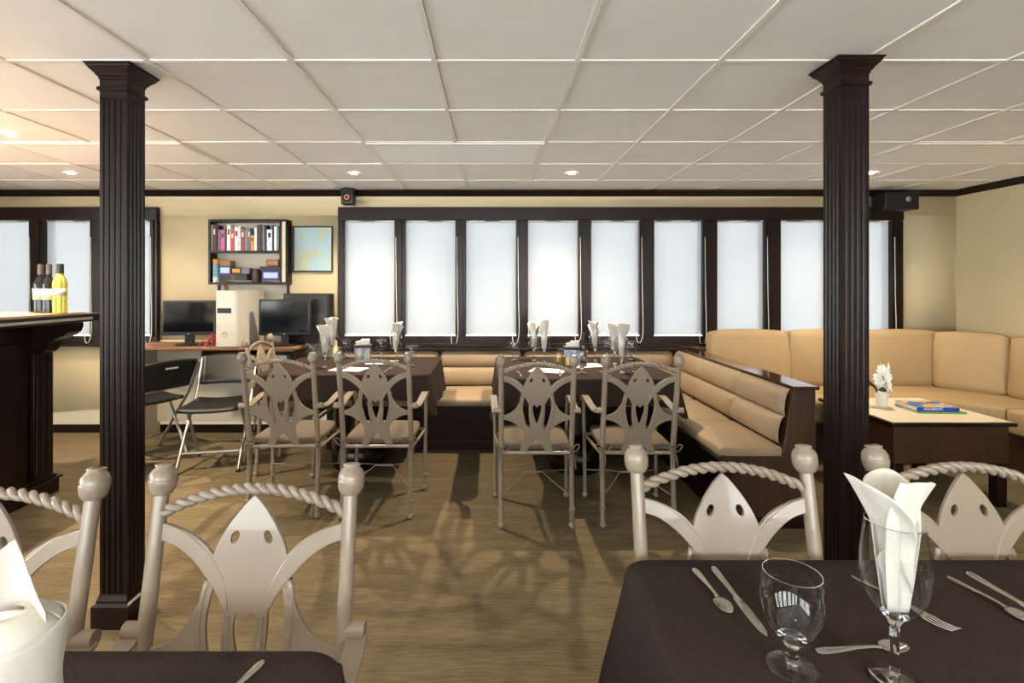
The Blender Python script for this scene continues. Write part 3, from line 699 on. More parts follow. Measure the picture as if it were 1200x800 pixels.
        k.tube(catmull([(x0, y0-.002, z0), (x0-s*.012, y0-.014, z0-.04), (x0-s*.01, y0-.012, z0-.09)], 4), .004, 6)
        ellipsoid(k, (x0, y0-.004, z0), .008, .007, .008, 10, 6)
        k.build('cushion_tie', M_tie, cu)
    return t
ch = make_chair()
CH = [(-1.218, 3.175, .02, 'cream metal stingray-back armchair at the far table, beside the end chair'),
      (-.668, 3.175, 0, 'cream metal stingray-back armchair at the desk-side far table, next to the gap'),
      (.251, 3.058, 0, 'cream metal stingray-back armchair at the bench-side far table, next to the gap'),
      (.822, 3.058, -.01, 'cream metal stingray-back armchair at the far table, next to the leather bench'),
      (-1.44, 3.80, -PI/2, 'cream metal stingray-back armchair at the end of the far table, facing the bench'),
      (-.493, .76, PI, 'cream metal stingray-back armchair at the table of the cuffed napkin, farther from the bar'),
      (-1.013, .735, PI, 'cream metal stingray-back armchair behind the cuffed white napkin'),
      (.538, .885, PI, 'cream metal stingray-back armchair behind the empty goblet and knife'),
      (1.10, .885, PI, 'cream metal stingray-back armchair behind the napkin-filled wine glass')]
for i, (x, y, r, lb) in enumerate(CH):
    gr = 'stingray-back armchairs'
    if i == 0: ch.location = (x, y, 0); ch.rotation_euler = (0, 0, r); ch['label'] = lb; ch['group'] = gr
    else: dup(ch, (x, y, 0), r, lb, gr)

# ---------------------------------------------------------------- table ware
def thin_glass():
    m = bpy.data.materials.new('thin_glass'); m.use_nodes = True; n = m.node_tree; L = n.links; n.nodes.clear()
    o = n.nodes.new('ShaderNodeOutputMaterial'); tp = n.nodes.new('ShaderNodeBsdfTransparent'); gl = n.nodes.new('ShaderNodeBsdfGlossy'); gl.inputs['Roughness'].default_value = .01
    tp.inputs[0].default_value = (.90, .915, .92, 1); fr = schlick(n, L, .06, 3.2)
    a = n.nodes.new('ShaderNodeMixShader'); L.new(fr.outputs[0], a.inputs[0]); L.new(tp.outputs[0], a.inputs[1]); L.new(gl.outputs[0], a.inputs[2]); L.new(a.outputs[0], o.inputs[0]); return m
M_thin = thin_glass()
def goblet_proto(loc, lb, gr):
    t = thing('water_goblet', lb, 'glass', loc, 0, gr)
    MB().lathe([(.001, .004), (.02, .004), (.036, .001), (.037, .003), (.024, .007), (.012, .012), (.001, .012)], 40, cap=False).build('foot', M_glass, t, ang=60)
    MB().lathe([(.012, .012), (.0085, .02), (.0105, .027), (.0085, .034), (.014, .042), (.021, .05), (.016, .052), (.001, .049)], 32, cap=False).build('stem', M_glass, t, ang=60)
    MB().lathe([(.0205, .05), (.03, .062), (.041, .085), (.0455, .108), (.0445, .13), (.0412, .1510)], 48, cap=False).build('bowl', M_thin, t, ang=60); MB().tube([(.0412*math.cos(a*PI/24), .0412*math.sin(a*PI/24), .1513) for a in range(48)], .0009, 6, True).build('rim', M_glass, t)
    return t
def wine_proto(loc, lb, gr):
    t = thing('wine_glass', lb, 'glass', loc, 0, gr)
    MB().lathe([(.001, .003), (.03, .001), (.035, .0015), (.0345, .003), (.015, .007), (.0065, .012), (.001, .012)], 40, cap=False).build('foot', M_glass, t, ang=60)
    MB().lathe([(.0065, .012), (.0055, .05), (.0065, .085), (.012, .097), (.018, .102), (.012, .104), (.001, .102)], 32, cap=False).build('stem', M_glass, t, ang=60)
    MB().lathe([(.0175, .102), (.027, .11), (.040, .132), (.0455, .158), (.0445, .19), (.040, .225), (.0382, .2425)], 48, cap=False).build('bowl', M_thin, t, ang=60); MB().tube([(.0382*math.cos(a*PI/24), .0382*math.sin(a*PI/24), .2428) for a in range(48)], .0008, 6, True).build('rim', M_glass, t)
    return t
def petal(b, az, w0, wm, w1, rm, r1, z0, zt, drop, slant=0, curl=.5):
    d = Vector((math.cos(az), math.sin(az), 0)); p = Vector((-d.y, d.x, 0))
    def f(u, v):
        q = u*2-1; z = z0+(zt-z0)*v; k = min(1, (z-z0)/(.235-z0)); e = max(0, (z-.235)/max(zt-.235, .02))
        w_ = (w0+(wm-w0)*k**.8)+(w1-wm)*e**.8; r_ = .004+(rm-.004)*k+(r1-rm)*e**1.2
        c = d*(r_-curl*w_*q*q*(1-.55*e))+p*w_*math.sin(q*1.35)/.976
        fold = .0018*math.sin(q*7+v*4+az*3)
        zz = z-(drop*abs(q)**1.6+slant*(q+1)*.5)*max(0, (v-.35)/.65)**1.2
        return (c.x+d.x*fold, c.y+d.y*fold, zz)
    b.grid(f, 18, 24)
def napkin_mesh(seed):
    r = random.Random(seed); b = MB(); k = r.uniform(.94, 1.04); j = r.uniform(-.2, .2)
    petal(b, 3.45+j, .016, .030, .044, .016, .058, .112, .338*k, .012, .035, .45)
    petal(b, -.95-j, .018, .035, .050, .016, .036, .110, .340*k, .004, .02, .32)
    petal(b, 1.2, .016, .030, .036, .012, .022, .112, .32*k, .03, -.02, .5)
    petal(b, -2.35, .012, .022, .010, .024, .022, .112, .225, .05, .03, .6)
    petal(b, 2.5, .012, .022, .02, .004, .012, .115, .28, .04, 0, .4)
    return b
nap_var = []
for sd in (1, 2, 3):
    o = napkin_mesh(sd).build('folded_napkin', M_napkin, ang=70, solid=.0016); nap_var.append(o)
used = set()
def napkin(loc, rz, lb, gr, var=0, sc=1):
    o = nap_var[var]
    if var in used: o = o.copy(); COL.objects.link(o)
    used.add(var); o.location = loc; o.rotation_euler = (0, 0, rz); tag(o, lb, 'napkin', gr); return o
TC = TZ+.0021
# foreground right table
gob = goblet_proto((.472, .796, TC), 'empty clear water goblet on brown cloth in front of armchair', 'water goblets')
win = wine_proto((.614, .772, TC), 'clear wine glass holding a white napkin, beside the empty goblet', 'wine glasses with napkins')
napkin((.614, .772, TC), 0, 'white napkin fanned out of the glass beside the empty goblet', 'folded napkins', 0)

def strip(b, pts, hws, th, zc=None):
    n = len(pts); vs = []
    for i, (s_, z) in enumerate(pts):
        for q in (-1, -.5, .5, 1):
            vs.append((q*hws[i], s_, z+th[i]*(.35 if abs(q) == 1 else 1)))
        for q in (1, -1): vs.append((q*hws[i], s_, z))
    fs = []
    for i in range(n-1):
        for k in range(6): fs.append((6*i+k, 6*i+(k+1) % 6, 6*i+6+(k+1) % 6, 6*i+6+k))
    fs += [tuple(range(6))[::-1], tuple(range(6*(n-1), 6*n))]
    b.add(vs, fs)
# local: handle end at y=0, business end at +y
def spoon_mesh():
    b = MB(); s_ = [0, .004, .015, .04, .07, .095, .108]
    strip(b, [(x, z) for x, z in zip(s_, [.001, .001, .0012, .003, .006, .007, .006])], [.003, .0058, .007, .0055, .0032, .0027, .004], [.0016]*7)
    def f(u, v):
        a = u*2*PI; w_ = .0155*math.sin(a)*v; l_ = .024*math.cos(a)*v
        taper = 1-.18*(l_/.024); return (w_*taper, .131+l_, .0015+.0062*v*v)
    b.grid(f, 24, 6); return b
def knife_mesh():
    b = MB(); strip(b, [(0, .0003), (.004, .0003), (.015, .0003), (.05, .0003), (.098, .0003), (.104, .0003), (.106, .0008), (.14, .0008), (.18, .0008), (.2, .0008), (.212, .0008)], [.004, .0075, .0085, .007, .0055, .006, .0075, .009, .0085, .006, .001], [.0045, .006, .006, .005, .0045, .0045, .0016, .0014, .0012, .001, .0008]); return b
def fork_mesh():
    b = MB(); s_ = [0, .004, .015, .04, .07, .1, .125, .14]
    strip(b, [(x, z) for x, z in zip(s_, [.001, .001, .0012, .003, .006, .007, .004, .003])], [.003, .0058, .007, .0055, .0032, .0032, .010, .0125], [.0016]*8)
    for k in range(4):
        x = -.0105+.007*k; strip(b, [(.139, .003), (.16, .003), (.178, .006), (.186, .009)], [.002, .0018, .0015, .0006], [.0014]*4)
        for i in range(-24, 0): v = b.v[i]; b.v[i] = (v[0]+x, v[1], v[2])
    return b
CUT = {}
def cutlery(kind, loc, rz, lb, gr):
    if kind not in CUT:
        o = {'spoon': spoon_mesh, 'knife': knife_mesh, 'fork': fork_mesh}[kind]().build(kind, M_steel, ang=50)
        if kind == 'spoon': q = o.modifiers.new('solid', 'SOLIDIFY'); q.thickness = .0009; q.offset = 1
        CUT[kind] = o
    else: o = CUT[kind].copy(); COL.objects.link(o)
    o.location = loc; o.rotation_euler = (0, 0, rz); tag(o, lb, kind, gr); return o
cg = 'steel cutlery on the goblet table'
cutlery('spoon', (.430, 1.075, TC), PI+.02, 'steel spoon lying beside the knife near the cloth corner', cg)
cutlery('knife', (.472, 1.08, TC), PI+.0, 'steel knife lying beside the empty goblet', cg)
cutlery('fork', (.747, 1.05, TC), PI+.30, 'steel fork lying behind the wine glass with napkin', cg)
cutlery('spoon', (.533, .832, TC), -PI/2+.03, 'steel dessert spoon lying crosswise behind the wine glass stem', cg)
cutlery('spoon', (.942, 1.045, TC), PI+.10, 'steel spoon before the armchair behind the napkin-filled glass', cg)
cutlery('knife', (.995, 1.06, TC), PI+.06, 'steel knife before the armchair behind the napkin-filled glass', cg)
cutlery('fork', (-.366, .812, TC), PI-.25, 'steel fork near the rounded cloth corner beside the cuffed napkin', 'cutlery beside the cuffed napkin')
# foreground left napkin with a cuff round its glass
b = MB()
def cuff(u, v):
    a = u*2*PI*1.1+2.2; r_ = .047+.002*math.sin(3*a+1)+u*.0025-.004*(1-v)+.002*math.sin(9*v+a)
    return (r_*math.cos(a), r_*math.sin(a), .09+v*.13+.003*math.sin(2*a+.4)*v)
b.grid(cuff, 60, 14)
b.grid(lambda u, v: ((.0495-.035*v)*math.cos(u*2*PI), (.0495-.035*v)*math.sin(u*2*PI), .2165+.02*math.sin(v*PI*.6)), 50, 6)
def backp(u, v):
    q = u*2-1; top = .105-.075*max(0, q)**.9-.05*max(0, -q)**1.5
    return (q*.043*(1-.1*v), .012-.02*q*q+.006*math.sin(4*q+2*v), .205+v*top)
b.grid(backp, 24, 12)
b.grid(lambda u, v: ((u*2-1)*.036, -.012+.02*(u*2-1)**2, .205+v*(.04-.025*abs(u*2-1)**1.5+.008*(u*2-1))), 20, 6)
npk = tag(b.build('folded_napkin', M_napkin, ang=70, solid=.002), 'white napkin with a wrapped cuff and pointed back on brown cloth', 'napkin', 'folded napkins'); npk.location = (-.54, .565, TC); npk.rotation_euler = (0, 0, .35)
wg = dup(win, (-.54, .565, TC)); wg['label'] = 'clear wine glass inside the cuffed white napkin'; wg.scale = (.84, .84, .80)

def copyobj(src, loc, lb, sc=None):
    return dup(src, loc, None, lb)
LT, RT = 'on the far table by the computer desk', 'on the far table by the leather bench'
far_sets = [(-1.225, 3.73, 'in front of its twin, beside the end armchair'), (-1.32, 4.20, 'behind its twin, beside the black monitor'), (-.755, 4.0, 'alone beyond the silver caddy'),
    (.341, 4.07, 'rear one of the pair beside the table gap'), (.416, 4.0, 'front one of the pair beside the table gap'), (.83, 4.07, 'alone behind the dark sauce bottle'),
    (.943, 3.89, 'rear one of the pair on the bench side'), (.903, 3.52, 'front one of the pair on the bench side')]
for i, (x, y, w_) in enumerate(far_sets):
    copyobj(win, (x, y, TC), 'clear wine glass with napkin, '+w_)
    napkin((x, y, TC), .9*i, 'white napkin in far wine glass, '+w_, 'folded napkins on the far tables', i % 3)
for x, y, w_ in [(-1.40, 3.95, 'beside the end armchair'), (-1.21, 4.20, 'between the napkin glasses and silver caddy'), (-.925, 4.24, 'behind the silver caddy'), (-.60, 3.80, 'at the far table edge opposite the gap'),
                 (.183, 4.07, 'behind the armchair of the bench-side table by the gap'), (.955, 4.20, 'behind the paired napkin glasses'), (1.13, 4.10, 'nearest the leather bench corner'), (.62, 3.48, 'in front of the blue caddy')]:
    copyobj(gob, (x, y, TC), 'small clear water goblet '+w_)
for x, y, r, lb in [(-.86, 3.98, .1, LT), (-1.03, 3.66, -.2, LT), (.72, 3.83, .3, RT), (.40, 3.60, -.35, RT)]:
    o = tag(MB().box(-.12, .12, -.085, .085, 0, .0015).build('paper_placemat', M_paper), 'white paper placemat '+lb, 'placemat', 'placemats on the far tables'); o.location = (x, y, TC); o.rotation_euler = (0, 0, r)
for x, y, k, r, lb in [(-1.30, 3.60, 'fork', .3, 'in front of the napkin glass by the end armchair'), (-1.07, 3.50, 'knife', .1, 'beside a placemat on the desk-side far table'), (-.75, 3.52, 'fork', -.1, 'on the desk-side far table, nearest the gap'),
    (.20, 3.36, 'fork', .1, 'on the bench-side far table, nearest the gap'), (.46, 3.38, 'knife', -.1, 'beside a placemat on the bench-side far table'), (.80, 3.38, 'fork', .2, 'beside the front napkin glass on the bench side'),
    (1.02, 3.38, 'knife', .1, 'on the bench-side far table, next to the bench'), (1.08, 3.7, 'fork', 1.2, 'askew at the bench-side far table edge')]:
    cutlery(k, (x, y, TC), r, 'steel %s lying %s' % (k, lb), 'cutlery on the far tables')
def caddy(loc, m, lb, rz):
    t = thing('condiment_caddy', lb, 'caddy', loc, rz, 'condiment caddies')
    b = MB(); b.loft([(.055, 0), (.062, .115), (.062, .12)]); b.build('holder', m, t, bevel=.004)
    MB().loft([(.066, .118), (.068, .128), (.068, .134), (.05, .137)]).build('rim', M_black, t)
    c = MB(); c.hexa([(-.05,-.02,.13),(.04,-.01,.13),(.04,.0,.13),(-.05,-.01,.13),(-.055,-.025,.165),(.05,-.015,.185),(.05,-.005,.185),(-.055,-.015,.165)]); c.build('card_stack', M_paper, t)
    for k in range(3): MB().box(-.045+.015*k, .03+.01*k, .005+.01*k, .007+.01*k, .13, .16+.01*k).build('packet', mat('packet_pink', srgb(226, 180, 176), .6) if k == 1 else M_paper, t)
caddy((-1.02, 4.02, TC), mat('caddy_silver', srgb(170, 180, 192), .25, .6, col2=srgb(120, 130, 146), nscale=(30, 30, 4)), 'silver condiment caddy with white cards on the far table', .15)
caddy((.625, 3.90, TC), mat('caddy_blue', srgb(70, 104, 160), .3, col2=srgb(190, 204, 222), nscale=(22, 22, 14)), 'blue patterned condiment caddy with white cards on the far table', -.1)
for x, y, lb in [(.525, 3.97, 'small glass cruet of yellow oil beside the other cruet'), (.575, 3.80, 'small glass cruet of yellow oil in front of the blue caddy')]:
    t = thing('oil_cruet', lb, 'cruet', (x, y, TC), 0, 'oil cruets')
    MB().lathe([(.001, 0), (.026, .001), (.028, .006), (.027, .06), (.02, .08), (.009, .095), (.008, .115), (.012, .122), (.0105, .122), (.0065, .115), (.0075, .095), (.018, .079), (.0245, .06), (.025, .008), (.001, .006)], 24, cap=False).build('cruet_glass', M_glass, t)
    MB().lathe([(.001, .0075), (.0235, .009), (.0235, .048), (.001, .048)], 20, cap=False).build('oil', mat('olive_oil', srgb(210, 176, 30), .1), t)
    MB().tube(catmull([(.02, 0, .05), (.045, 0, .06), (.045, 0, .095), (.012, 0, .105)], 5), .003, 8).build('handle', M_glass, t)
t = thing('sauce_bottle', 'slim dark bottle with olive neck beside the blue caddy', 'bottle', (.69, 3.80, TC))
MB().lathe([(.001, .002), (.024, 0), (.026, .004), (.026, .15), (.02, .178), (.011, .2), (.010, .235), (.001, .235)], 20, cap=False).build('glass_body', mat('olive_bottle', srgb(30, 34, 16), .1), t)
MB().lathe([(.012, .215), (.012, .25), (.001, .252)], 16, cap=False).build('cap', M_black, t)
MB().grid(lambda u, v: (.0266*math.cos(-2.9+u*2.6), .0266*math.sin(-2.9+u*2.6), .04+v*.08), 12, 1).build('paper_label', mat('dark_label', srgb(70, 64, 54), .6), t, solid=.0004)

# ---------------------------------------------------------------- desk corner
DZ = .841
t = thing('computer_desk', 'wall desk with rounded brown top carrying monitors and towers', 'desk', (-2.4, 4.45, 0))
dp = [(-.72,.21),(-.72,-.10),(-.69,-.18),(-.6,-.22),(-.2,-.235),(.3,-.235),(.72,-.22),(.78,-.18),(.78,.21)]
MB().prism(dp, lambda x, y: (x, y, DZ-.028), lambda x, y: (x, y, DZ)).build('desk_top', mat('desk_laminate', srgb(108, 74, 50), .3, col2=srgb(122, 84, 58), nscale=(4, 40, 4)), t, bevel=.006)
MB().box(-.68, -.64, -.12, .2, 0, DZ-.028).build('side_panel', M_grey, t); MB().box(.72, .76, -.16, .2, 0, DZ-.028).build('side_panel', M_wood, t)
MB().box(-.64, .72, .16, .18, .12, DZ-.028).build('modesty_panel', M_grey, t)
MB().box(-.05, .30, -.17, .16, .56, DZ-.03).build('drawer_unit', M_wood, t, bevel=.004)
MB().box(-.72, -.46, -.02, .0, DZ, DZ+.012).build('raised_edge', mat('desk_laminate', (0,0,0)), t).rotation_euler = (0, 0, .0)
MB().box(.36, .66, -.14, .1, .70, .76).build('keyboard_shelf', M_grey, t)
def monitor(loc, rz, w_, h_, tilt, lb):
    t = thing('computer_monitor', lb, 'monitor', loc, rz, 'computer monitors')
    z0 = .085
    b = MB().rbox(-w_/2, w_/2, -.02, .025, 0, h_, r=.008).build('housing', M_black, t); b.location = (0, 0, z0); b.rotation_euler = (tilt, 0, 0)
    s = MB().box(-w_/2+.018, w_/2-.018, -.0215, -.0195, .028, h_-.018).build('screen', M_screen, b)
    MB().box(-.012, .012, -.0215, -.0195, .010, .015).build('badge', M_steel, b)
    MB().box(-.035, .035, -.005, .03, .012, z0+.05).build('neck', M_black, t, bevel=.004)
    MB().lathe([(.001, 0), (.1, 0), (.105, .006), (.09, .014), (.001, .018)], 28, cap=False, M=Matrix.Diagonal((1.15, .85, 1)).to_3x3()).build('foot', M_black, t)
monitor((-2.60, 4.36, DZ+.001), .12, .44, .30, -.1, 'black monitor with red cables at its side on the desk')
monitor((-1.768, 4.34, DZ+.001), -.03, .445, .31, -.03, 'black monitor in front of the black computer tower')
def tower(loc, rz, w_, d_, h_, m, lb, white):
    t = thing('computer_tower', lb, 'computer', loc, rz, 'computer towers')
    MB().rbox(-w_/2, w_/2, 0, d_, 0, h_, r=.006).build('case', m, t)
    MB().rbox(-w_/2+.006, w_/2-.006, -.012, .004, .004, h_-.004, r=.004).build('front_panel', m, t)
    if white:
        MB().box(-.075, .05, -.014, -.011, h_*.60, h_*.69).build('drive_slot', M_black, t)
        MB().lathe([(.001, -.004), (.02, -.004), (.026, 0)], 20, cap=False, M=Matrix.Rotation(PI/2, 3, 'X')).build('power_button', M_grey, t).location = (-.01, -.016, h_*.22)
        MB().box(-.085, -.07, -.0145, -.011, h_*.36, h_*.39).build('port', M_grey, t)
    else:
        for k in range(3): MB().box(-w_/2+.015, w_/2-.015, -.015, -.011, h_*(.62+.11*k), h_*(.70+.11*k)).build('drive_slot', M_black, t)
tower((-2.205, 4.22, DZ+.001), -.12, .19, .40, .47, M_white, 'white computer tower with round power button on the desk', True)
MB2 = None
tower((-1.64, 4.475, DZ+.001), .0, .40, .17, .44, M_black, 'black computer tower standing behind a monitor', False)
cb = MB(); rr = random.Random(5)
for k in range(7):
    x, y = -2.40+rr.uniform(-.03, .03), 4.33+rr.uniform(-.03, .03); cb.tube(catmull([(x-.06*rr.random(), y-.03, DZ+.005), (x, y, DZ+.05+.05*rr.random()), (x+.05*rr.random(), y+.02, DZ+.02), (x+.01, y+.05, DZ+.005)], 5), .005, 6)
tag(cb.build('cable_bundle', mat('red_cable', srgb(150, 34, 36), .4)), 'tangle of red cables between the monitor and white tower', 'cable')
cb = MB()
for k in range(3): cb.tube(catmull([(-2.44+.008*k, 4.64, 1.37), (-2.43+.01*k, 4.60, 1.2), (-2.445+.012*k, 4.52, 1.0), (-2.42+.008*k, 4.42, DZ+.03)], 6), .004, 6)
tag(cb.build('hanging_cable', mat('orange_cable', srgb(176, 92, 62), .5)), 'orange-brown cables hanging from the bookshelf to the desk', 'cable')

# wall shelf with books
SX0, SX1, SZ0, SZ1, SY0, SY1 = -2.553, -1.841, 1.363, 1.951, 4.565, YB-.002
t = thing('wall_bookshelf', 'dark two-tier wall bookshelf on slim posts above the desk', 'bookshelf', ((SX0+SX1)/2, SY1, SZ0))
ox, oy, oz = t.location
def shb(name, x0, x1, y0, y1, z0, z1, m=M_wood): return MB().box(x0-ox, x1-ox, y0-oy, y1-oy, z0-oz, z1-oz).build(name, m, t, bevel=.002)
shb('top_board', SX0, SX1, SY0, SY1, SZ1-.022, SZ1); shb('bottom_board', SX0, SX1, SY0, SY1, SZ0, SZ0+.022); shb('shelf_board', SX0+.022, SX1-.07, SY0+.004, SY1, 1.649, 1.669)
shb('side_board', SX0, SX0+.022, SY0, SY1, SZ0+.022, SZ1-.022); shb('side_board', SX1-.07, SX1-.048, SY0, SY1, SZ0+.022, SZ1-.022); shb('side_board', SX1-.016, SX1, SY0, SY1, SZ0+.022, SZ1-.022)
shb('cream_filler', SX1-.048, SX1-.016, SY0+.002, SY1, SZ0+.022, SZ1-.022, mat('cream_strip', srgb(214, 202, 174), .5)); shb('back_panel', SX0+.022, SX1-.07, SY1-.006, SY1, SZ0+.022, SZ1-.022, M_grey)
shb('post', SX0+.05, SX0+.07, SY1-.05, SY1-.03, DZ+.001, SZ0); shb('post', SX1-.03, SX1-.01, SY1-.05, SY1-.03, DZ+.001, SZ0)
shb('lower_panel', SX0+.07, SX1-.03, SY1-.03, SY1-.022, DZ+.001, SZ0, M_grey)
SC = 4.58/594
def sxx(c): return (240+c/9.52-576)*SC
books = [(67,86,95,(160,150,128),'thin cream'),(88,128,93,(62,40,26),'dark brown'),(130,150,100,(22,20,22),'black'),(151,175,148,(118,92,112),'grey-purple'),(178,223,152,(176,88,138),'pink'),
 (225,244,140,(44,44,48),'charcoal'),(247,286,96,(232,228,220),'tall white'),(289,329,158,(186,52,60),'red'),(333,373,122,(226,212,206),'pale pink-white'),(375,401,112,(196,204,222),'pale blue-white'),
 (404,446,138,(124,66,34),'rust brown'),(448,476,148,(128,118,124),'grey'),(478,510,132,(84,90,116),'slate'),(512,552,215,(218,134,52),'short orange'),(554,581,130,(220,224,220),'slim white'),
 (585,612,95,(66,50,40),'brown speckled'),(613,641,92,(50,36,30),'dark umber'),(645,661,96,(120,122,120),'thin grey'),(663,690,98,(36,42,66),'navy'),(692,752,148,(196,204,222),'thick silver-blue'),
 (755,771,98,(36,32,36),'slim black'),(773,801,112,(228,222,212),'ivory'),(803,826,108,(96,120,128),'teal-grey')]
for x0, x1, top, c, nm in books:
    a, b_ = sxx(x0)+.0012, sxx(x1)-.0006; h = (387-top)/9.52*SC*.985; d = .07+.02*random.random()
    bk = thing('book', '%s spined book standing upright on the top shelf' % nm, 'book', ((a+b_)/2, SY0+.012, 1.669), 0, 'books on the top shelf')
    hw = (b_-a)/2; m = mat('spine_'+nm, srgb(*c), .5, col2=srgb(*[min(255, int(q*1.15)+8) for q in c]), nscale=(60, 60, 25))
    cv = MB(); cv.box(-hw, hw, 0, .0015, 0, h); cv.box(-hw, -hw+.0012, .0015, d, 0, h); cv.box(hw-.0012, hw, .0015, d, 0, h); cv.build('cover', m, bk)
    MB().box(-hw+.0012, hw-.0012, .0015, d-.003, .002, h-.003).build('pages', M_pages, bk)
    if hw > .011: MB().box(-hw*.55, hw*.55, -.0006, 0, h*.62, h*.84).build('title_patch', mat('patch_%d' % (sum(c) > 400), srgb(60, 56, 60) if sum(c) > 400 else srgb(214, 204, 180), .6), bk)
def szz(c): return 1.35-(252+c/9.52-335)*SC
def sbox(x0, x1, y0, y1, c, nm, lb, dep=.085, front=.012, patch=None):
    a, b_ = sxx(x0), sxx(x1); z0, z1 = szz(y1), szz(y0)
    o = thing(nm, lb, 'box', ((a+b_)/2, SY0+front, z0), 0, 'boxes on the lower shelf'); hw = (b_-a)/2; h = z1-z0
    m = mat('box_%d_%d_%d' % c, srgb(*c), .5)
    MB().box(-hw, hw, 0, dep, 0, h*.72).build('box_base', m, o, bevel=.001); MB().box(-hw-.0008, hw+.0008, -.001, dep+.001, h*.7, h).build('box_lid', m, o, bevel=.001)
    if patch: MB().box(-hw*.8, hw*.8, -.0022, -.0008, h*.2, h*.8).build('label_patch', mat('bp_%d_%d_%d' % patch, srgb(*patch), .5), o)
B_ = 724
sbox(160,285,668,B_,(34,32,34),'game_box','flat black box under the blue box on lower shelf')
sbox(165,290,565,667,(26,66,134),'game_box','blue box with pale label stacked on a black one', patch=(196,208,226))
sbox(170,285,505,564,(150,112,52),'game_box','ochre box on top of the blue labelled box')
sbox(288,345,660,B_,(104,62,40),'game_box','small brown box beneath the yellow labelled one')
sbox(347,470,652,B_,(44,42,46),'game_box','low charcoal box beside the brown pot')
sbox(300,405,585,655,(58,40,28),'game_box','dark box with yellow label on lower shelf', patch=(206,152,48))
sbox(412,500,590,651,(116,122,136),'game_box','grey box on top of the charcoal box')
sbox(638,835,620,B_,(28,58,148),'game_box','long blue box with white print at the shelf end', patch=(186,196,222))
sbox(615,835,572,619,(40,40,44),'game_box','flat black box on top of the long blue box')
sbox(690,825,495,571,(110,78,58),'game_box','worn brown box topmost of the stack at the shelf end', patch=(184,110,92))
a, b_ = sxx(80), sxx(155); t2 = thing('canister', 'tall tube canister with blue and orange bands on lower shelf', 'canister', ((a+b_)/2, SY0+.035, SZ0+.022)); r_ = (b_-a)/2
hh = szz(490)-SZ0-.022
MB().lathe([(.001, 0), (r_, 0), (r_, hh*.22), (.001, hh*.22)], 20, cap=False).build('tube', mat('tube_white', srgb(210, 205, 208), .4), t2)
MB().lathe([(r_, hh*.22), (r_, hh*.78)], 20, cap=False).build('tube_band', mat('tube_teal', srgb(66, 118, 150), .4, col2=srgb(120, 170, 180), nscale=(10, 10, 40)), t2)
MB().lathe([(r_, hh*.78), (r_, hh*.93), (r_*1.03, hh*.935), (r_*1.03, hh), (.001, hh)], 20, cap=False).build('tube_cap', mat('tube_orange', srgb(214, 140, 70), .4), t2)
a, b_ = sxx(502), sxx(606); r_ = (b_-a)/2; t2 = thing('brown_pot', 'round dark brown pot between boxes on lower shelf', 'pot', ((a+b_)/2, SY0+.055, SZ0+.022)); hh = szz(606)-SZ0-.022
MB().lathe([(.001, 0), (r_*.85, 0), (r_, hh*.3), (r_, hh*.8), (r_*.92, hh), (r_*.8, hh), (r_*.8, hh*.5), (.001, hh*.5)], 24, cap=False).build('pot_body', mat('brown_glaze', srgb(62, 36, 28), .35), t2)
MB().lathe([(r_*.93, hh), (r_*.98, hh*1.01), (r_*.98, hh*1.05), (.001, hh*1.1)], 24, cap=False).build('pot_lid', mat('brown_glaze', (0,0,0)), t2)

# framed chart
t = thing('framed_chart', 'black-framed pale blue sea chart hanging beside the bookshelf', 'picture', (-1.645, YB-.001, 1.69)); w_, h_ = .185, .212
f = MB(); f.box(-w_, w_, -.022, 0, h_-.014, h_); f.box(-w_, w_, -.022, 0, -h_, -h_+.014); f.box(-w_, -w_+.014, -.022, 0, -h_+.014, h_-.014); f.box(w_-.014, w_, -.022, 0, -h_+.014, h_-.014); f.build('frame', M_black, t, bevel=.002)
MB().box(-w_+.014, w_-.014, -.012, -.002, -h_+.014, h_-.014).build('chart_print', mat('chart_print', srgb(182, 206, 214), .5, col2=srgb(206, 204, 178), nscale=(5, 5, 7), ramp=(.52, .56), detail=6), t)
MB().box(-w_+.014, w_-.014, -.0165, -.015, -h_+.014, h_-.014).build('picture_glass', M_pane, t)
# speakers
t = thing('wall_speaker', 'small black upright loudspeaker on the wall above the framed chart', 'speaker', (-1.295, YB-.14, 2.085))
MB().rbox(-.055, .055, 0, .10, 0, .165, r=.006).build('cabinet', M_black, t)
R90 = Matrix.Rotation(PI/2, 3, 'X')
MB().lathe([(.001, .003), (.012, .004), (.02, -.004), (.035, .003), (.038, .005), (.04, 0)], 24, cap=False, M=R90).build('woofer', mat('woofer', srgb(40, 30, 28), .4), t).location = (-.003, 0, .06)
MB().lathe([(.011, .001), (.019, .006), (.024, .001)], 24, cap=False, M=R90).build('cone_ring', mat('copper_ring', srgb(214, 140, 112), .35), t).location = (-.003, -.001, .06)
MB().lathe([(.001, .004), (.010, .003), (.014, 0)], 16, cap=False, M=R90).build('tweeter', M_screen, t).location = (-.005, -.001, .13)
MB().box(-.015, .015, .10, .139, .06, .1).build('bracket', M_black, t)
t = thing('wall_speaker', 'wide black loudspeaker mounted above the window end by the sofa', 'speaker', (3.64, YB-.19, 2.03))
MB().rbox(-.15, .15, 0, .15, 0, .155, r=.006).build('cabinet', M_black, t)
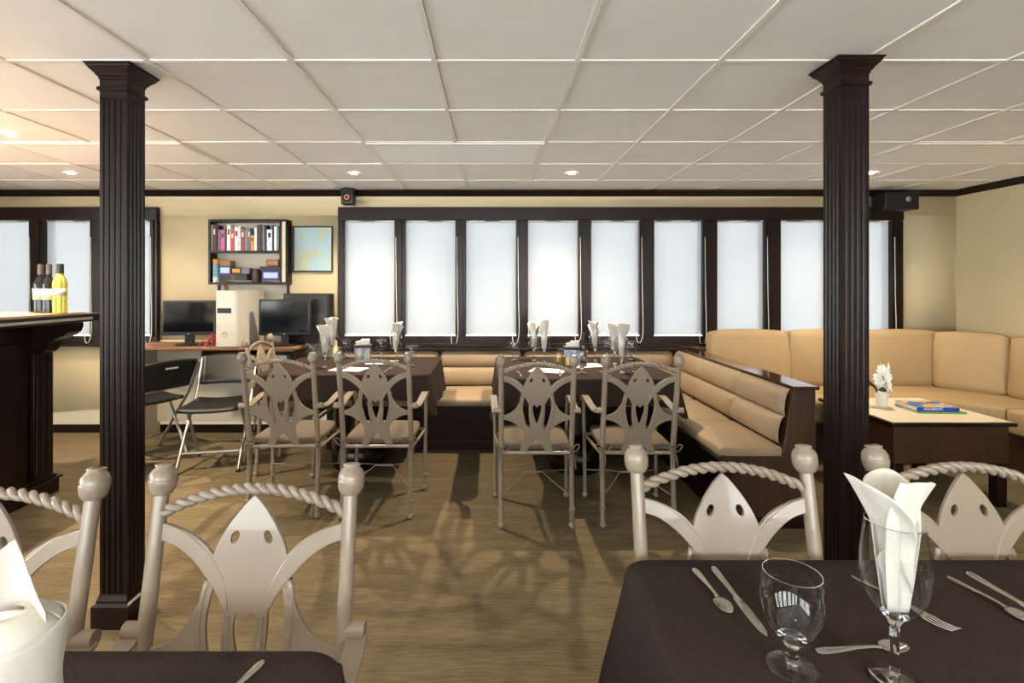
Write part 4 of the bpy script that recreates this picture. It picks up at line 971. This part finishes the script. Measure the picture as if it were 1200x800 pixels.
MB().rbox(-.14, .14, -.006, .002, .01, .145, r=.003).build('grille', mat('speaker_grille', srgb(26, 26, 28), .8, bump=.3, nscale=(300, 300, 300)), t)
MB().lathe([(.001, .003), (.02, .002), (.024, 0)], 20, cap=False, M=R90).build('tweeter', M_chrome, t).location = (.05, -.0055, .09)
MB().box(-.03, .03, .15, .189, .04, .1).build('bracket', M_black, t)
# wall lamp-like flat light panel end

# ---------------------------------------------------------------- folding chairs
def folding(loc, rz, lb):
    t = thing('folding_chair', lb, 'chair', loc, rz, 'black folding chairs')
    # faces +y ; back at -y
    b = MB(); b.grid(lambda u, v: ((u-.5)*.40*(1-.10*(1-v)), -.19+.40*v, .455+.012*(abs(u-.5)*2)**2-.012*(v > .85)*(v-.85)/.15-.006*math.sin(PI*v)), 12, 10); b.build('seat', M_black, t, solid=.022, ang=60)
    b = MB()
    b.grid(lambda u, v: ((u-.5)*.40*(.93+.07*v), -.245-.10*v-.03*(1-(2*u-1)**2), .565+.21*v+.02*math.sin(PI*u)*v), 14, 8); b.build('backrest', M_black, t, solid=.014, ang=60)
    h = MB(); h.grid(lambda u, v: ((u-.5)*.09, -.356-.004*v, .722+.014*v), 6, 1); h.build('handle_slot', M_grey, t, solid=.004)
    for s in (-1, 1):
        x = s*.205
        MB().tube([(x, -.365, .76), (x, -.255, .56), (x, -.165, .45)], .0115, 10).build('back_tube', M_chrome, t)
        MB().tube([(x, -.165, .452), (x, .02, .25), (x, .215, .012)], .0115, 10).build('front_leg', M_chrome, t)
        MB().tube([(s*.188, .05, .44), (s*.188, -.1, .2), (s*.188, -.215, .012)], .011, 10).build('rear_leg', M_chrome, t)
        MB().tube([(x, .21, .016), (x, .222, .001)], .0145, 10).build('foot_cap', M_black, t); MB().tube([(s*.188, -.21, .016), (s*.188, -.22, .001)], .0145, 10).build('foot_cap', M_black, t)
    MB().tube([(-.205, .12, .128), (.205, .12, .128)], .008, 8).build('cross_bar', M_chrome, t)
folding((-2.72, 4.0, 0), 1.05, 'black folding chair turned sideways, standing nearer the dark column')
folding((-2.09, 3.85, 0), PI+.22, 'black folding chair with its back against the computer desk')
